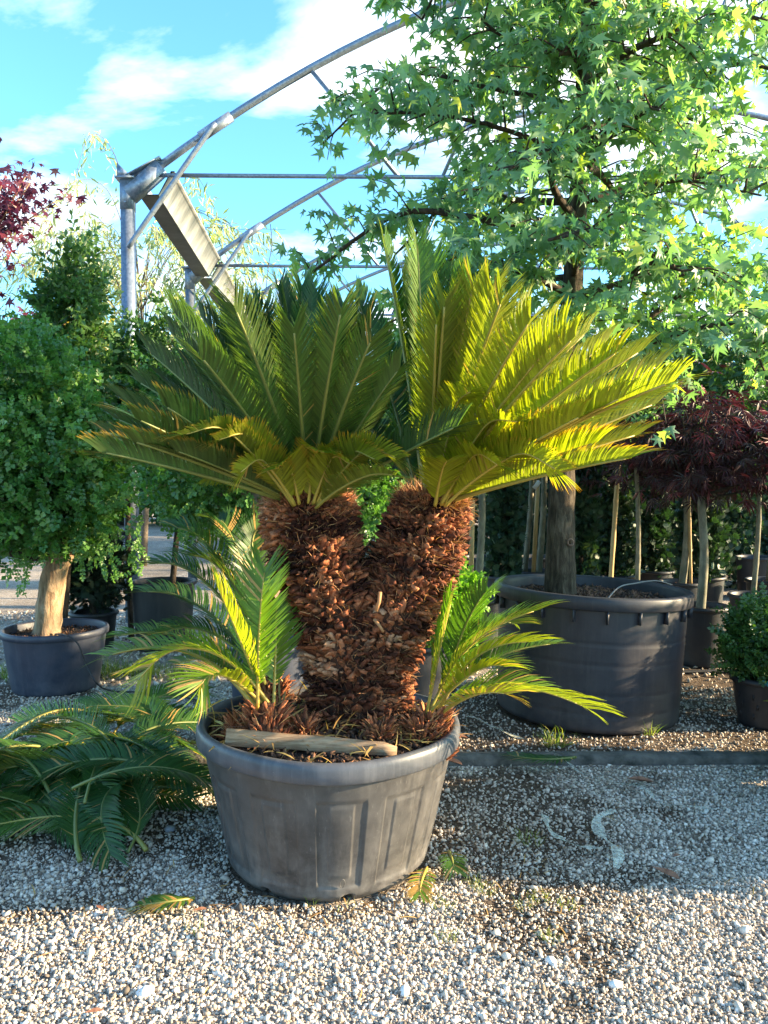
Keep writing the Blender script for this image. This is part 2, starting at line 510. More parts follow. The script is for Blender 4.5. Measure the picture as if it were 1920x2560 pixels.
def ground_mat():
    m, nt, out = new_mat('gravel yard')
    v = coords(nt, 'Object')
    vo = nd(nt, 'ShaderNodeTexVoronoi', {'Vector': v, 'Scale': 44.0, 'Randomness': 1.0})
    st = ramp(nt, vo.outputs['Color'], [(0.1, (0.32, 0.28, 0.23)), (0.5, (0.48, 0.425, 0.36)), (0.9, (0.62, 0.56, 0.49))])
    edge = nd(nt, 'ShaderNodeTexVoronoi', {'Vector': v, 'Scale': 44.0, 'Randomness': 1.0}, feature='DISTANCE_TO_EDGE')
    gap = ramp(nt, edge.outputs['Distance'], [(0.02, (0, 0, 0)), (0.14, (1, 1, 1))])
    st = mixc(nt, gap, (0.24, 0.20, 0.17), st)
    soil = ramp(nt, noise(nt, v, 55, 6, 0.7), [(0.3, (0.028, 0.019, 0.013)), (0.55, (0.12, 0.085, 0.058)), (0.75, (0.28, 0.22, 0.165))])
    at = nd(nt, 'ShaderNodeAttribute'); at.attribute_name = 'soil'
    c = mixc(nt, at.outputs['Fac'], st, soil)
    big = ramp(nt, noise(nt, v, 0.7, 5), [(0.35, (0.8, 0.8, 0.78)), (0.65, (1.08, 1.06, 1.03))])
    c = mixc(nt, 1.0, c, big, 'MULTIPLY')
    b1 = bump(nt, gap, 0.9, 0.012)
    principled(nt, out, c, 0.9, 0.25, 0, b1)
    return m
M['ground'] = ground_mat()
M['stone'] = leaf_mat('crushed stone', [(0, (0.07, 0.06, 0.05)), (0.08, (0.26, 0.215, 0.17)), (0.35, (0.46, 0.40, 0.33)), (0.8, (0.60, 0.54, 0.46)), (0.96, (0.74, 0.69, 0.62)), (1.0, (0.44, 0.29, 0.19))], 0.0, 0.8, spec=0.3)

# foliage
M['amber_leaf'] = leaf_mat('sweetgum leaf', [(0, (0.085, 0.175, 0.105)), (0.5, (0.135, 0.255, 0.14)), (0.85, (0.19, 0.32, 0.17)), (0.95, (0.23, 0.34, 0.11)), (1, (0.44, 0.46, 0.04))], 0.42, 0.40, tcol=(1.9, 2.1, 0.7))
M['amber_leaf_obj'] = leaf_mat('sweetgum leaf single', [(0, (0.085, 0.175, 0.105)), (0.5, (0.135, 0.255, 0.14)), (0.85, (0.19, 0.32, 0.17)), (0.95, (0.23, 0.34, 0.11)), (1, (0.44, 0.46, 0.04))], 0.42, 0.40, 'obj', tcol=(1.9, 2.1, 0.7))
M['privet'] = leaf_mat('privet leaf', [(0, (0.028, 0.095, 0.018)), (0.55, (0.075, 0.185, 0.042)), (1, (0.16, 0.30, 0.075))], 0.28, 0.36)
M['box'] = leaf_mat('box leaf', [(0, (0.025, 0.070, 0.018)), (0.6, (0.06, 0.13, 0.03)), (1, (0.13, 0.22, 0.06))], 0.25, 0.38)
M['olive_leaf'] = leaf_mat('laurel leaf', [(0, (0.03, 0.08, 0.025)), (0.6, (0.07, 0.15, 0.045)), (1, (0.14, 0.22, 0.09))], 0.3, 0.36)
M['thuja'] = leaf_mat('conifer scale', [(0, (0.012, 0.034, 0.018)), (0.6, (0.028, 0.068, 0.034)), (1, (0.075, 0.115, 0.055))], 0.18, 0.55)
M['dark_shrub'] = leaf_mat('dark yew', [(0, (0.006, 0.016, 0.008)), (0.7, (0.018, 0.040, 0.018)), (1, (0.03, 0.06, 0.025))], 0.1, 0.55)
M['lace_red'] = leaf_mat('purple laceleaf', [(0, (0.022, 0.012, 0.014)), (0.6, (0.050, 0.020, 0.026)), (0.93, (0.085, 0.022, 0.034)), (1, (0.18, 0.04, 0.05))], 0.2, 0.5, tcol=(1.8, 0.8, 0.9))
M['maple_red'] = leaf_mat('red maple leaf', [(0, (0.045, 0.014, 0.036)), (0.6, (0.10, 0.024, 0.052)), (1, (0.20, 0.045, 0.065))], 0.34, 0.42, tcol=(1.5, 0.6, 1.0))
M['willow'] = leaf_mat('willow leaf', [(0, (0.14, 0.20, 0.10)), (0.6, (0.28, 0.32, 0.18)), (1, (0.46, 0.42, 0.26))], 0.4, 0.5)
M['yellow'] = leaf_mat('golden foliage', [(0, (0.20, 0.20, 0.03)), (0.6, (0.38, 0.30, 0.05)), (1, (0.50, 0.38, 0.12))], 0.35, 0.5)
M['far_leaf'] = leaf_mat('far tree leaf', [(0, (0.02, 0.06, 0.018)), (0.6, (0.045, 0.11, 0.03)), (1, (0.10, 0.18, 0.05))], 0.3, 0.5)
M['grass'] = leaf_mat('grass blade', [(0, (0.06, 0.11, 0.02)), (0.6, (0.16, 0.22, 0.04)), (1, (0.34, 0.32, 0.08))], 0.35, 0.5)
M['fern'] = leaf_mat('bright seedling', [(0, (0.08, 0.2, 0.02)), (1, (0.2, 0.38, 0.04))], 0.35, 0.5)

# ------------------------------------------------------------------ ground and gravel
def soil_amount(x, y):
    n = fbm(x * 1.7 + 3, y * 1.7 + 9, 5)
    n2 = fbm(x * 7 + 31, y * 7 + 2, 3)
    bias = -0.10
    bias = bias + 0.15 * np.exp(-((x - 0.75) / 0.75) ** 2 - ((y - 3.35) / 0.42) ** 2)      # beside the pot
    bias = bias + 0.30 * sstep(4.15, 4.3, y) * sstep(7.5, 5.5, y) * sstep(-0.2, 0.5, x)       # dirt behind the kerb
    bias = bias + 0.16 * np.exp(-((np.hypot(x + 0.23, y - 3.115) - 0.47) / 0.10) ** 2)
    bias = bias + 0.12 * np.exp(-((x + 0.55) / 0.9) ** 2 - ((y - 2.62) / 0.10) ** 2)
    bias = bias + 0.14 * np.exp(-((x + 1.0) / 0.5) ** 2 - ((y - 3.4) / 0.5) ** 2)
    return sstep(0.47, 0.60, n * 0.65 + n2 * 0.35 + bias)
gx = np.concatenate([[-300, -120, -50, -22, -12, -7, -5], np.arange(-3.6, 3.61, 0.05), [5, 7, 12, 22, 50, 120, 300]])
gy = np.concatenate([[-60, -20, -6, -2, 0, 1.0], np.arange(1.5, 7.01, 0.05), [7.6, 8.5, 10, 13, 18, 30, 60, 140, 400]])
GX, GY = np.meshgrid(gx, gy, indexing='ij')
def ground_z(x, y):
    near = sstep(9, 5, np.abs(y)) * sstep(6, 4, np.abs(x))
    return near * (0.018 * (fbm(x * 0.9 + 8, y * 0.9, 3) - 0.5) + 0.008 * (fbm(x * 5, y * 5 + 3, 3) - 0.5))
GV = np.stack([GX, GY, ground_z(GX, GY)], -1).reshape(-1, 3)
g = mk('ground', [(GV, grid_faces(len(gx), len(gy))[:, ::-1])], M['ground'], smooth=True,
       attrs={'soil': [soil_amount(GV[:, 0], GV[:, 1])]})
tag(g, 'pale gravel yard with dark soil showing through', 'ground', kind='structure')

ico_v = []
ph = (1 + 5 ** 0.5) / 2
for a in (-1, 1):
    for b in (-ph, ph):
        ico_v += [(0, a, b), (a, b, 0), (b, 0, a)]
ico_v = nrm(np.array(ico_v))
def hull_faces(v):
    f = []
    n = len(v)
    dm = min(np.linalg.norm(v[0] - v[k]) for k in range(1, n)) * 1.05
    for i in range(n):
        for j in range(i + 1, n):
            for k in range(j + 1, n):
                if max(np.linalg.norm(v[i] - v[j]), np.linalg.norm(v[j] - v[k]), np.linalg.norm(v[i] - v[k])) < dm:
                    c = np.cross(v[j] - v[i], v[k] - v[i])
                    f.append((i, j, k) if np.dot(c, v[i]) > 0 else (i, k, j))
    return np.array(f)
ico_f = hull_faces(ico_v)
oct_v = np.array([(1, 0, 0), (-1, 0, 0), (0, 1, 0), (0, -1, 0), (0, 0, 1), (0, 0, -1)], float)
oct_f = hull_faces(oct_v)
POT_C = A(-0.228, 3.08, 0)
BIG_C = A(1.345, 5.08, 0)
def gravel(y0, y1, step, rlo, rhi, tv, tf, keep, margin=0.45):
    ys = np.arange(y0, y1, step)
    pts = []
    for y in ys:
        w = 0.5 * y * 1.02 + margin
        xs = np.arange(-w, w, step)
        pts.append(np.stack([xs, np.full(len(xs), y)], 1))
    p = np.concatenate(pts) + (rng.random((sum(len(q) for q in pts), 2)) - 0.5) * step * 1.3
    s = soil_amount(p[:, 0], p[:, 1])
    k = (rng.random(len(p)) < (1 - 0.45 * s) * keep) & (np.hypot(p[:, 0] - POT_C[0], p[:, 1] - POT_C[1]) > 0.40) & (np.hypot(p[:, 0] - BIG_C[0], p[:, 1] - BIG_C[1]) > 0.585)
    k &= ~((p[:, 1] > 4.03) & (p[:, 1] < 4.17))
    p = p[k]; s = s[k]
    n = len(p)
    r = rlo + (rhi - rlo) * rng.random(n) ** 1.7
    r = np.where(rng.random(n) < 0.012, r * 1.7, r)
    Z = nrm(rng.normal(size=(n, 3)) * 0.55 + UP)
    X, Y, Z = axes_from(rnd_dirs(n), Z)
    q = np.stack([p[:, 0], p[:, 1], ground_z(p[:, 0], p[:, 1]) + r * (0.15 + 0.55 * rng.random(n))], 1)
    var = 1 + 0.95 * (rng.random((n, len(tv), 1)) - 0.5)
    flat = A(0.95, 1.2, 0.66)
    V = q[:, None, :] + r[:, None, None] * var * (tv[None, :, 0:1] * X[:, None, :] * flat[0] + tv[None, :, 1:2] * Y[:, None, :] * flat[1] + tv[None, :, 2:3] * Z[:, None, :] * flat[2])
    F = (tf[None] + (np.arange(n) * len(tv))[:, None, None]).reshape(-1, 3)
    tone = np.clip(rng.random(n) * (1 - 0.35 * s), 0, 1)
    return (V.reshape(-1, 3), F), np.repeat(tone, len(tv))
g1, t1 = gravel(1.85, 3.7, 0.0132, 0.0036, 0.0100, ico_v, ico_f, 0.97)
g2, t2 = gravel(3.7, 5.6, 0.020, 0.006, 0.012, oct_v, oct_f, 0.9)
g3, t3 = gravel(5.6, 9.0, 0.055, 0.012, 0.024, oct_v, oct_f, 0.8, 0.2)
g4, t4 = gravel(1.85, 3.1, 0.0110, 0.0030, 0.0055, oct_v, oct_f, 0.9, 0.3)
o = mk('gravel', [g1, g2, g3, g4], M['stone'], attrs={'rnd': [t1, t2, t3, t4]})
tag(o, 'loose white and grey crushed gravel covering the yard', 'gravel', kind='stuff')

# a few larger stones one can pick out
def stone_mesh(seed):
    r = np.random.default_rng(seed)
    v = ico_v * (1 + 0.3 * (r.random((12, 1)) - 0.5)) * A(1.2, 0.85, 0.6)
    return mesh_data('stone', [(v, ico_f)], M['bigstone'], attrs={'rnd': [np.full(12, r.random())]})
M['bigstone'] = plain_mat('grey blue stone', (0.20, 0.22, 0.26), (0.34, 0.36, 0.40), 12, 0.8, 50, 0.5, 0.004)
M['whitestone'] = plain_mat('white marble lump', (0.62, 0.61, 0.59), (0.80, 0.79, 0.77), 12, 0.7, 50, 0.4, 0.004)
for i, (px, py, s, mt, lb) in enumerate([
        (525, 1965, 0.034, 'bigstone', 'blue grey flat stone beside the weathered pot'),
        (425, 2078, 0.026, 'bigstone', 'blue grey stone lying below the cut frond heap'),
        (335, 2098, 0.030, 'whitestone', 'long pale stone next to the cut frond heap'),
        (362, 2490, 0.026, 'whitestone', 'bright white lump on the sunlit gravel'),
        (1012, 2480, 0.022, 'whitestone', 'white angular lump on sunlit gravel near dark specks'),
        (1378, 2405, 0.020, 'whitestone', 'rounded white pebble on the sunlit gravel'),
        (1540, 2465, 0.022, 'whitestone', 'pale pebble on sunlit gravel beyond the dry needles')]):
    d = CAM_H / -(ray(px, py)[2]) * ray(px, py)[1]
    p = P(px, py, d)
    me = stone_mesh(50 + i); me.materials.clear(); me.materials.append(M[mt])
    o = link('stone', me, None, (p[0], p[1], ground_z(p[0], p[1]) + s * 0.3))
    o.scale = (s, s, s); o.rotation_euler = (0.1, 0.15, i * 1.1)
    tag(o, lb, 'stone')

# edging kerb behind the front pot
kx = np.linspace(-1.75, 5.2, 90)
prof = np.array([[-0.055, -0.05], [-0.057, 0.052], [-0.045, 0.066], [0.0, 0.070], [0.045, 0.066], [0.057, 0.05], [0.055, -0.05]])
KV = np.stack([np.repeat(kx[:, None], 7, 1),
               4.105 + prof[None, :, 0] + 0.012 * (fbm(kx * 3, kx * 0 + 2, 3)[:, None] - 0.5),
               prof[None, :, 1] - 0.026 + 0.010 * (fbm(kx * 5, kx * 0 + 7, 3)[:, None] - 0.5) + 0.010 * (rng.random((90, 7)) - 0.5)], -1)
ends = [np.arange(7)[::-1][None, :], (np.arange(7) + 89 * 7)[None, :]]
o = mk('concrete_kerb', [(KV.reshape(-1, 3), [grid_faces(90, 7)[:, ::-1]] + ends)], M['kerb'])
tag(o, 'low dark mossy concrete kerb crossing the gravel behind the grey pot', 'kerb')

# ------------------------------------------------------------------ pots
def soil_disc(r, z, bumpy=0.03, heap=0.0, n=40, rings=14):
    rr = np.linspace(0, 1, rings)[:, None]
    a = np.arange(n)[None, :] * 2 * math.pi / n
    x = r * rr * np.cos(a); y = r * rr * np.sin(a)
    zz = z + heap * (1 - rr ** 2) + bumpy * (fbm(x * 14 + 40, y * 14 + 11, 3) - 0.5)
    return np.stack([x, y, zz + 0 * a], -1).reshape(-1, 3), [grid_faces(rings, n, True)]
def chips(n, r, z, heap=0.0, size=0.016, seed=0):
    q = np.random.default_rng(seed)
    rad = r * np.sqrt(q.random(n)) * 0.97; an = q.random(n) * 2 * math.pi
    pos = np.stack([rad * np.cos(an), rad * np.sin(an), z + heap * (1 - (rad / r) ** 2) + 0.012 * q.random(n)], 1)
    X, Y, Z = axes_from(rnd_dirs(n, q), rnd_dirs(n, q))
    tv = oct_v * A(1.0, 0.45, 0.25)
    V, F = scatter(tv, oct_f, pos, X, Y, Z, size * (0.5 + q.random(n)))
    return (V, F), np.repeat(q.random(n), 6)
def bend_profile(r0, r1, h, lip, lip_h, wall=0.012, soil_z=None):
    """wall and rim profiles of a tapered nursery pot"""
    wallp = [(0.001, 0.004), (r0 * 0.97, 0.004), (r0, 0.02)]
    for t in np.linspace(0.06, 1, 20):
        wallp.append((r0 + (r1 - r0) * t, 0.02 + (h - lip_h - 0.02) * t))
    rimp = [(r1 - 0.004, h - lip_h - 0.002), (r1 + lip, h - lip_h + 0.001), (r1 + lip + 0.003, h - lip_h * 0.5), (r1 + lip, h - 0.010), (r1 + lip - 0.006, h - 0.002),
            (r1 + lip * 0.4, h), (r1 - wall * 0.6, h - 0.003), (r1 - wall, h - 0.012), (r1 - wall - 0.006, (soil_z or h * 0.8) - 0.03)]
    return wallp, rimp
def simple_pot(name, c, r0, r1, h, mat, label, group=None, lip=0.018, lip_h=0.035, n=48, ribs=0, soil_drop=0.05, cat='plant pot', nchips=120, tilt=(0, 0, 0)):
    e = empty(name, c, label, cat, group)
    sz = h - soil_drop
    wp, rp = bend_profile(r0, r1, h, lip, lip_h, soil_z=sz)
    V, F = lathe(wp, n)
    if ribs:
        an = np.arctan2(V[:, 1], V[:, 0]); f = 1 + 0.008 * (np.cos(an * ribs) > 0.55) * (V[:, 2] > 0.06) * (V[:, 2] < h * 0.72)
        V[:, :2] *= f[:, None]
    mk('wall', [(V, F)], mat, e, True)
    mk('rim', [lathe(rp, n)], mat, e, True)
    rs = r1 - 0.012
    mk('soil', [soil_disc(rs, sz, 0.02)], M['soil'], e, True)
    ch, tn = chips(nchips, rs, sz + 0.004, 0, 0.014, int(abs(c[0]) * 97 + c[1] * 31))
    mk('bark_chips', [ch], M['chip'], e, attrs={'rnd': [tn]}, kind='stuff')
    e.rotation_euler = tilt
    return e

# the weathered front pot: wall with moulded panels, grooves and drain notches
def front_pot():
    e = empty('plant_pot', POT_C, 'big weathered grey plastic pot holding the twin stemmed sago palm', 'plant pot')
    n = 720
    zs = np.concatenate([[0.004], np.linspace(0.012, 0.075, 12), np.linspace(0.085, 0.492, 48)])
    a = np.arange(n) * 2 * math.pi / n
    ZZ, AA = np.meshgrid(zs, a, indexing='ij')
    R = 0.392 + 0.108 * (ZZ / 0.49) ** 0.92
    R = R - 0.012 * sstep(0.03, 0.004, ZZ)
    # panels: 12 round the wall, raised pilasters in between, two of three raised again inside
    k = (AA / (2 * math.pi) * 12 + 0.32) % 1.0
    zin = sstep(0.055, 0.075, ZZ) * sstep(0.405, 0.395, ZZ)
    rec = sstep(0.14, 0.155, k) * sstep(0.86, 0.845, k)
    R = R - 0.006 * rec * zin
    zin2 = sstep(0.10, 0.11, ZZ) * sstep(0.385, 0.378, ZZ)
    R = R + 0.0045 * zin2 * sstep(0.31, 0.325, k) * sstep(0.69, 0.675, k)
    R = R + 0.006 * (fbm(AA * 3 + 2, ZZ * 5, 3) - 0.5)
    for an in np.arange(8) * math.pi / 4 + 0.18:
        da = np.abs((AA - an + math.pi) % (2 * math.pi) - math.pi) * 0.39
        R = R - 0.05 * sstep(0.026, 0.016, da) * sstep(0.036, 0.028, ZZ + da * 0.35)
    V = np.stack([R * np.cos(AA), R * np.sin(AA), ZZ], -1).reshape(-1, 3)
    w = mk('wall', [(V, [grid_faces(len(zs), n, True), np.arange(n)[::-1][None, :]])], M['pot_front'], e, True)
    rp = [(0.496, 0.480), (0.519, 0.484), (0.526, 0.49), (0.528, 0.515), (0.527, 0.535), (0.5235, 0.549), (0.516, 0.557), (0.507, 0.559), (0.498, 0.556), (0.490, 0.547), (0.486, 0.53), (0.476, 0.43)]
    Vr, Fr = lathe(rp, 128)
    an = np.arctan2(Vr[:, 1], Vr[:, 0])
    Vr[:, 2] += 0.004 * np.sin(an * 2 + 1) + 0.0025 * np.sin(an * 5)
    rim = mk('rim', [(Vr, Fr)], M['pot_rim'], e, True)
    # moulded oval mark low on the wall
    th = np.linspace(0, 2 * math.pi, 25)
    aa0 = math.radians(-83)
    ring = np.stack([(0.421) * np.cos(aa0 + 0.022 * np.cos(th)), 0.421 * np.sin(aa0 + 0.022 * np.cos(th)), 0.085 + 0.017 * np.sin(th)], 1)
    ring[:, :2] *= (0.392 + 0.108 * (ring[:, 2:3] / 0.49) ** 0.92 + 0.001) / 0.421
    mk('mould_mark', [tube(ring, 0.0013, 4, False)], M['pot_front'], w)
    mk('soil', [soil_disc(0.486, 0.515, 0.035, 0.03)], M['soil'], e, True)
    ch, tn = chips(2200, 0.485, 0.512, 0.045, 0.017, 5)
    mk('bark_chips', [ch], M['chip'], e, attrs={'rnd': [tn]}, kind='stuff')
    # long dry leaflets strewn on the soil
    q = np.random.default_rng(12)
    n2 = 420
    rad = 0.47 * np.sqrt(q.random(n2)); an = q.random(n2) * 2 * math.pi
    pos = np.stack([rad * np.cos(an), rad * np.sin(an), 0.525 + 0.045 * (1 - (rad / 0.48) ** 2) + 0.03 * q.random(n2)], 1)
    Yd = nrm(np.stack([q.normal(size=n2), q.normal(size=n2), q.normal(size=n2) * 0.45], 1))
    X, Y, Z = axes_from(Yd, np.tile(UP, (n2, 1)) + 0.3 * q.normal(size=(n2, 3)))
    tv = np.array([[-.03, 0, 0], [.03, 0, 0], [-.045, .4, .06], [.045, .4, .06], [-.035, .75, .05], [.035, .75, .05], [0, 1, 0]], float)
    tf = [np.array([[0, 1, 3, 2], [2, 3, 5, 4]]), np.array([[4, 5, 6]])]
    V, F = scatter(tv, tf, pos, X, Y, Z, 0.05 + 0.07 * q.random(n2))
    mk('dry_leaflets', [(V, F)], M['straw'], e, attrs={'rnd': [np.repeat(q.random(n2), 7)]}, kind='stuff')
    e.rotation_euler = (0, math.radians(0.8), math.radians(4))
    return e
front_pot()

# plank wedged inside the rim
a, b = P(566, 1842, 2.775), P(992, 1874, 2.705)
pv, pf = bar(a, b, 0.03, 0.055, (0, 0.25, 1))
nseg = 14
sec = []
for t in np.linspace(0, 1, nseg):
    c = a + (b - a) * t
    u = nrm(A(0, 0.30, 1)); s = nrm(np.cross(nrm(b - a), u)); u = np.cross(s, nrm(b - a))
    hh = 0.030 * (1 - 0.22 * t) + 0.0012 * math.sin(t * 13); ww = 0.011
    cut = 0.4 if t > 0.97 else 1
    sec.append([c - s * ww - u * hh, c + s * ww - u * hh, c + s * ww + u * hh * cut, c - s * ww + u * hh * cut])
sec = np.array(sec).reshape(-1, 3)
o = mk('wooden_plank', [(sec - a, [grid_faces(nseg, 4, True), np.array([[3, 2, 1, 0]]), np.array([[0, 1, 2, 3]]) + (nseg - 1) * 4])], M['plank'], loc=a)
tag(o, 'weathered wooden plank wedged inside the rim of the grey pot', 'plank')

# ------------------------------------------------------------------ sago palm fronds
def frond_geo(base, ctrl, tip, leaf_len=0.13, nl=84, width=0.0062, vang=32, start=0.07, seed=0, inward=None, twist=0.0, curl=0.0, trim=1.0):
    q = np.random.default_rng(seed)
    ns = 40
    t = np.linspace(0, 1, ns)[:, None]
    p = (1 - t) ** 2 * base + 2 * t * (1 - t) * ctrl + t ** 2 * tip
    if curl:      # the end of the frond bends over
        chord = nrm(tip - ctrl)
        dn = -UP + chord * np.dot(UP, chord)
        p = p + curl * sstep(0.6, 1.05, t) ** 2 * nrm(dn if np.linalg.norm(dn) > 0.1 else A(1, 0, 0))
    T = nrm(np.gradient(p, axis=0))
    hint = UP * 0.75 + (inward if inward is not None else A(0, 0, 0)) * 0.7
    N = nrm(hint - T * np.sum(hint * T, 1, keepdims=True))
    B = np.cross(T, N)
    if twist:
        tw = twist * t
        N, B = N * np.cos(tw) + B * np.sin(tw), B * np.cos(tw) - N * np.sin(tw)
    L = np.sum(np.linalg.norm(np.diff(p, axis=0), axis=1))
    # rachis
    rad = 0.0085 * (1 - 0.78 * t[:, 0]) * (0.75 + 0.5 * (L > 0.7)) + 0.0008
    rp = tube(p[::2], rad[::2], 5)
    # leaflets
    out = []; tipv = []; rnd = []
    for s in (-1, 1):
        tl = np.sort(start + (1 - start) * (np.arange(nl) + 0.5 + 0.35 * (q.random(nl) - 0.5)) / nl)
        f = tl * (ns - 1); i = np.minimum(f.astype(int), ns - 2); u = (f - i)[:, None]
        pp = p[i] * (1 - u) + p[i + 1] * u; TT = nrm(T[i] * (1 - u) + T[i + 1] * u); NN = nrm(N[i] * (1 - u) + N[i + 1] * u); BB = nrm(B[i] * (1 - u) + B[i + 1] * u)
        prof = np.minimum(1, 0.22 + (tl - start) / 0.26) * np.where(tl > 0.8, 1 - 0.14 * (tl - 0.8) / 0.2, 1)
        ln = leaf_len * prof * (0.94 + 0.12 * q.random(nl))
        ang = np.radians(64 - 22 * tl - 14 * np.clip((tl - 0.85) / 0.15, 0, 1) + 2.2 * q.normal(size=nl))[:, None]
        va = np.radians(vang + 2.5 * q.normal(size=nl))[:, None]
        side = s * BB * np.cos(va) + NN * np.sin(va)
        D0 = nrm(np.cos(ang) * TT + np.sin(ang) * side)
        bend = 0.28 + 0.10 * q.random((nl, 1))
        D1 = nrm(D0 + bend * TT * 0.30 - bend * 0.40 * NN)
        D2 = nrm(D1 + bend * TT * 0.30 - bend * 0.6 * NN)
        W = nrm(TT - D0 * np.sum(TT * D0, 1, keepdims=True))
        wd = width * (0.85 + 0.3 * q.random((nl, 1)))
        l = ln[:, None]
        m1 = pp + D0 * l * 0.36; m2 = m1 + D1 * l * 0.34; m3 = m2 + D2 * l * 0.30 * trim
        Vv = np.stack([pp - W * wd * 0.42, pp + W * wd * 0.42, m1 - W * wd * 0.55, m1 + W * wd * 0.55, m2 - W * wd * 0.45, m2 + W * wd * 0.45, m3], 1)
        quad = np.array([[0, 1, 3, 2], [2, 3, 5, 4]]); tri = np.array([[4, 5, 6]])
        if s > 0: quad = quad[:, ::-1]; tri = tri[:, ::-1]
        k = np.arange(nl)[:, None, None] * 7
        out.append((Vv.reshape(-1, 3), [(quad[None] + k).reshape(-1, 4), (tri[None] + k).reshape(-1, 3)]))
        tipv.append((np.tile(A(0, 0, .25, .25, .6, .6, 1.0), (nl, 1)) * (0.6 + 0.4 * tl[:, None]) + 0.1 * (q.random((nl, 1)) - 0.5)).ravel())
        rnd.append(np.repeat(q.random(nl), 7))
    # orientation check: front of the leaflets must look to the upper side of the frond
    return out, tipv, rnd, rp
def add_frond(parent, origin, base, ctrl, tip, tint=(0.3, 0.6, 0.02), name='frond', label=None, cat=None, group=None, **kw):
    if parent is None:
        origin = np.asarray(base, float)
    base, ctrl, tip = np.asarray(base, float) - origin, np.asarray(ctrl, float) - origin, np.asarray(tip, float) - origin
    out, tipv, rnd, rp = frond_geo(base, ctrl, tip, **kw)
    f = mk(name, out, M['frond'], parent, attrs={'tipv': tipv, 'rnd': rnd})
    f.color = (*tint, 1)
    m = mk('midrib', [rp], M['midrib'], f, True)
    m.color = (*tint, 1)
    if parent is None:
        f.location = tuple(origin)
        tag(f, label, cat, group)
    return f
def tip_at(px, py, base, L, front=True):
    r = ray(px, py); o = A(0, 0, CAM_H)
    r = r / np.linalg.norm(r)
    b = base - o
    tc = np.dot(b, r)
    d2 = np.dot(b, b) - tc * tc
    h = math.sqrt(max(0.0, L * L - d2))
    return o + r * (tc - h if front else tc + h)
def crown_frond(parent, origin, cbase, axis_r, px, py, L, front, tint, seed, arch=0.10, **kw):
    tip = tip_at(px, py, cbase, L, front)
    tip = cbase + (tip - cbase) * (1 - (0.075 if L > 0.75 else 0.03) / L)
    v = tip - cbase
    rad = A(v[0], v[1], 0)
    rh = nrm(rad) if np.linalg.norm(rad) > 1e-3 else A(0, -1, 0)
    steep = v[2] / np.linalg.norm(v)
    base = cbase + rh * axis_r * (1 - 0.55 * max(0, steep)) - UP * 0.03 * (1 - max(0, steep))
    c = nrm(tip - base); l = np.linalg.norm(tip - base)
    pu = UP - c * np.dot(UP, c)
    ctrl = (base + tip) / 2 + nrm(pu) * arch * l * np.linalg.norm(pu) ** 0.5 if np.linalg.norm(pu) > 0.15 else (base + tip) / 2 - rh * 0.04
    return add_frond(parent, origin, base, ctrl, tip, tint, seed=seed, inward=-rh + A(0, 0.75, 0), **kw)

palm_o = A(-0.10, 3.11, 0.5)
palm = empty('sago_palm', palm_o, 'large twin stemmed sago palm with two yellow green frond crowns in the grey pot', 'sago palm')
CL = A(-0.305, 3.09, 1.45)
CR = A(0.190, 3.12, 1.45)
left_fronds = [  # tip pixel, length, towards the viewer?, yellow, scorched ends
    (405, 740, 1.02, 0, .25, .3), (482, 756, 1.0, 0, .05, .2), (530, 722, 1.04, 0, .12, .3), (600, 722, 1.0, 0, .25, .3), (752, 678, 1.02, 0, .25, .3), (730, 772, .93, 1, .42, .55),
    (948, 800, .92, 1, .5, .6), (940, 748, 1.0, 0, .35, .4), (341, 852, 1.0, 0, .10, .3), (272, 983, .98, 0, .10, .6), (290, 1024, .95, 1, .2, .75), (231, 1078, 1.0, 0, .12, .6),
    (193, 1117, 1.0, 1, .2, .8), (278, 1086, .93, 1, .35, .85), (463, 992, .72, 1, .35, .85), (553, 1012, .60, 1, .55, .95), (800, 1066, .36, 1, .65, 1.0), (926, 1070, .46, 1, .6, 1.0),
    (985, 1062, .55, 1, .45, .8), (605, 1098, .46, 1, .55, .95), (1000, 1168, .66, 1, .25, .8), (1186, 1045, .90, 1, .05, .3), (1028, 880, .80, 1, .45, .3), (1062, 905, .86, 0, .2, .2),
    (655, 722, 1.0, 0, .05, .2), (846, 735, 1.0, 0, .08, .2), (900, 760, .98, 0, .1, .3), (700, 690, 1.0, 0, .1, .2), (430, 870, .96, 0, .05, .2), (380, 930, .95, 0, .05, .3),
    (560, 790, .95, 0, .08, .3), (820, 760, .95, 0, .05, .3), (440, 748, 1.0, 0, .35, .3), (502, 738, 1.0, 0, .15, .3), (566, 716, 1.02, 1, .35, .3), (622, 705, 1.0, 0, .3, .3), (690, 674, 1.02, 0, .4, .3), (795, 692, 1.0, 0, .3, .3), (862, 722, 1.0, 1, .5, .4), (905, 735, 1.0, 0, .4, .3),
    (470, 850, .95, 1, .3, .3), (400, 800, 1.0, 0, .3, .3), (310, 930, 1.0, 0, .25, .5), (250, 1030, 1.0, 0, .25, .7), (365, 985, .9, 1, .3, .7), (500, 1180, .62, 0, .4, .6), (420, 1120, .75, 1, .3, .8), (330, 1150, .85, 0, .3, .8), (700, 1100, .34, 1, .7, .9), (865, 1085, .40, 1, .6, .9)]
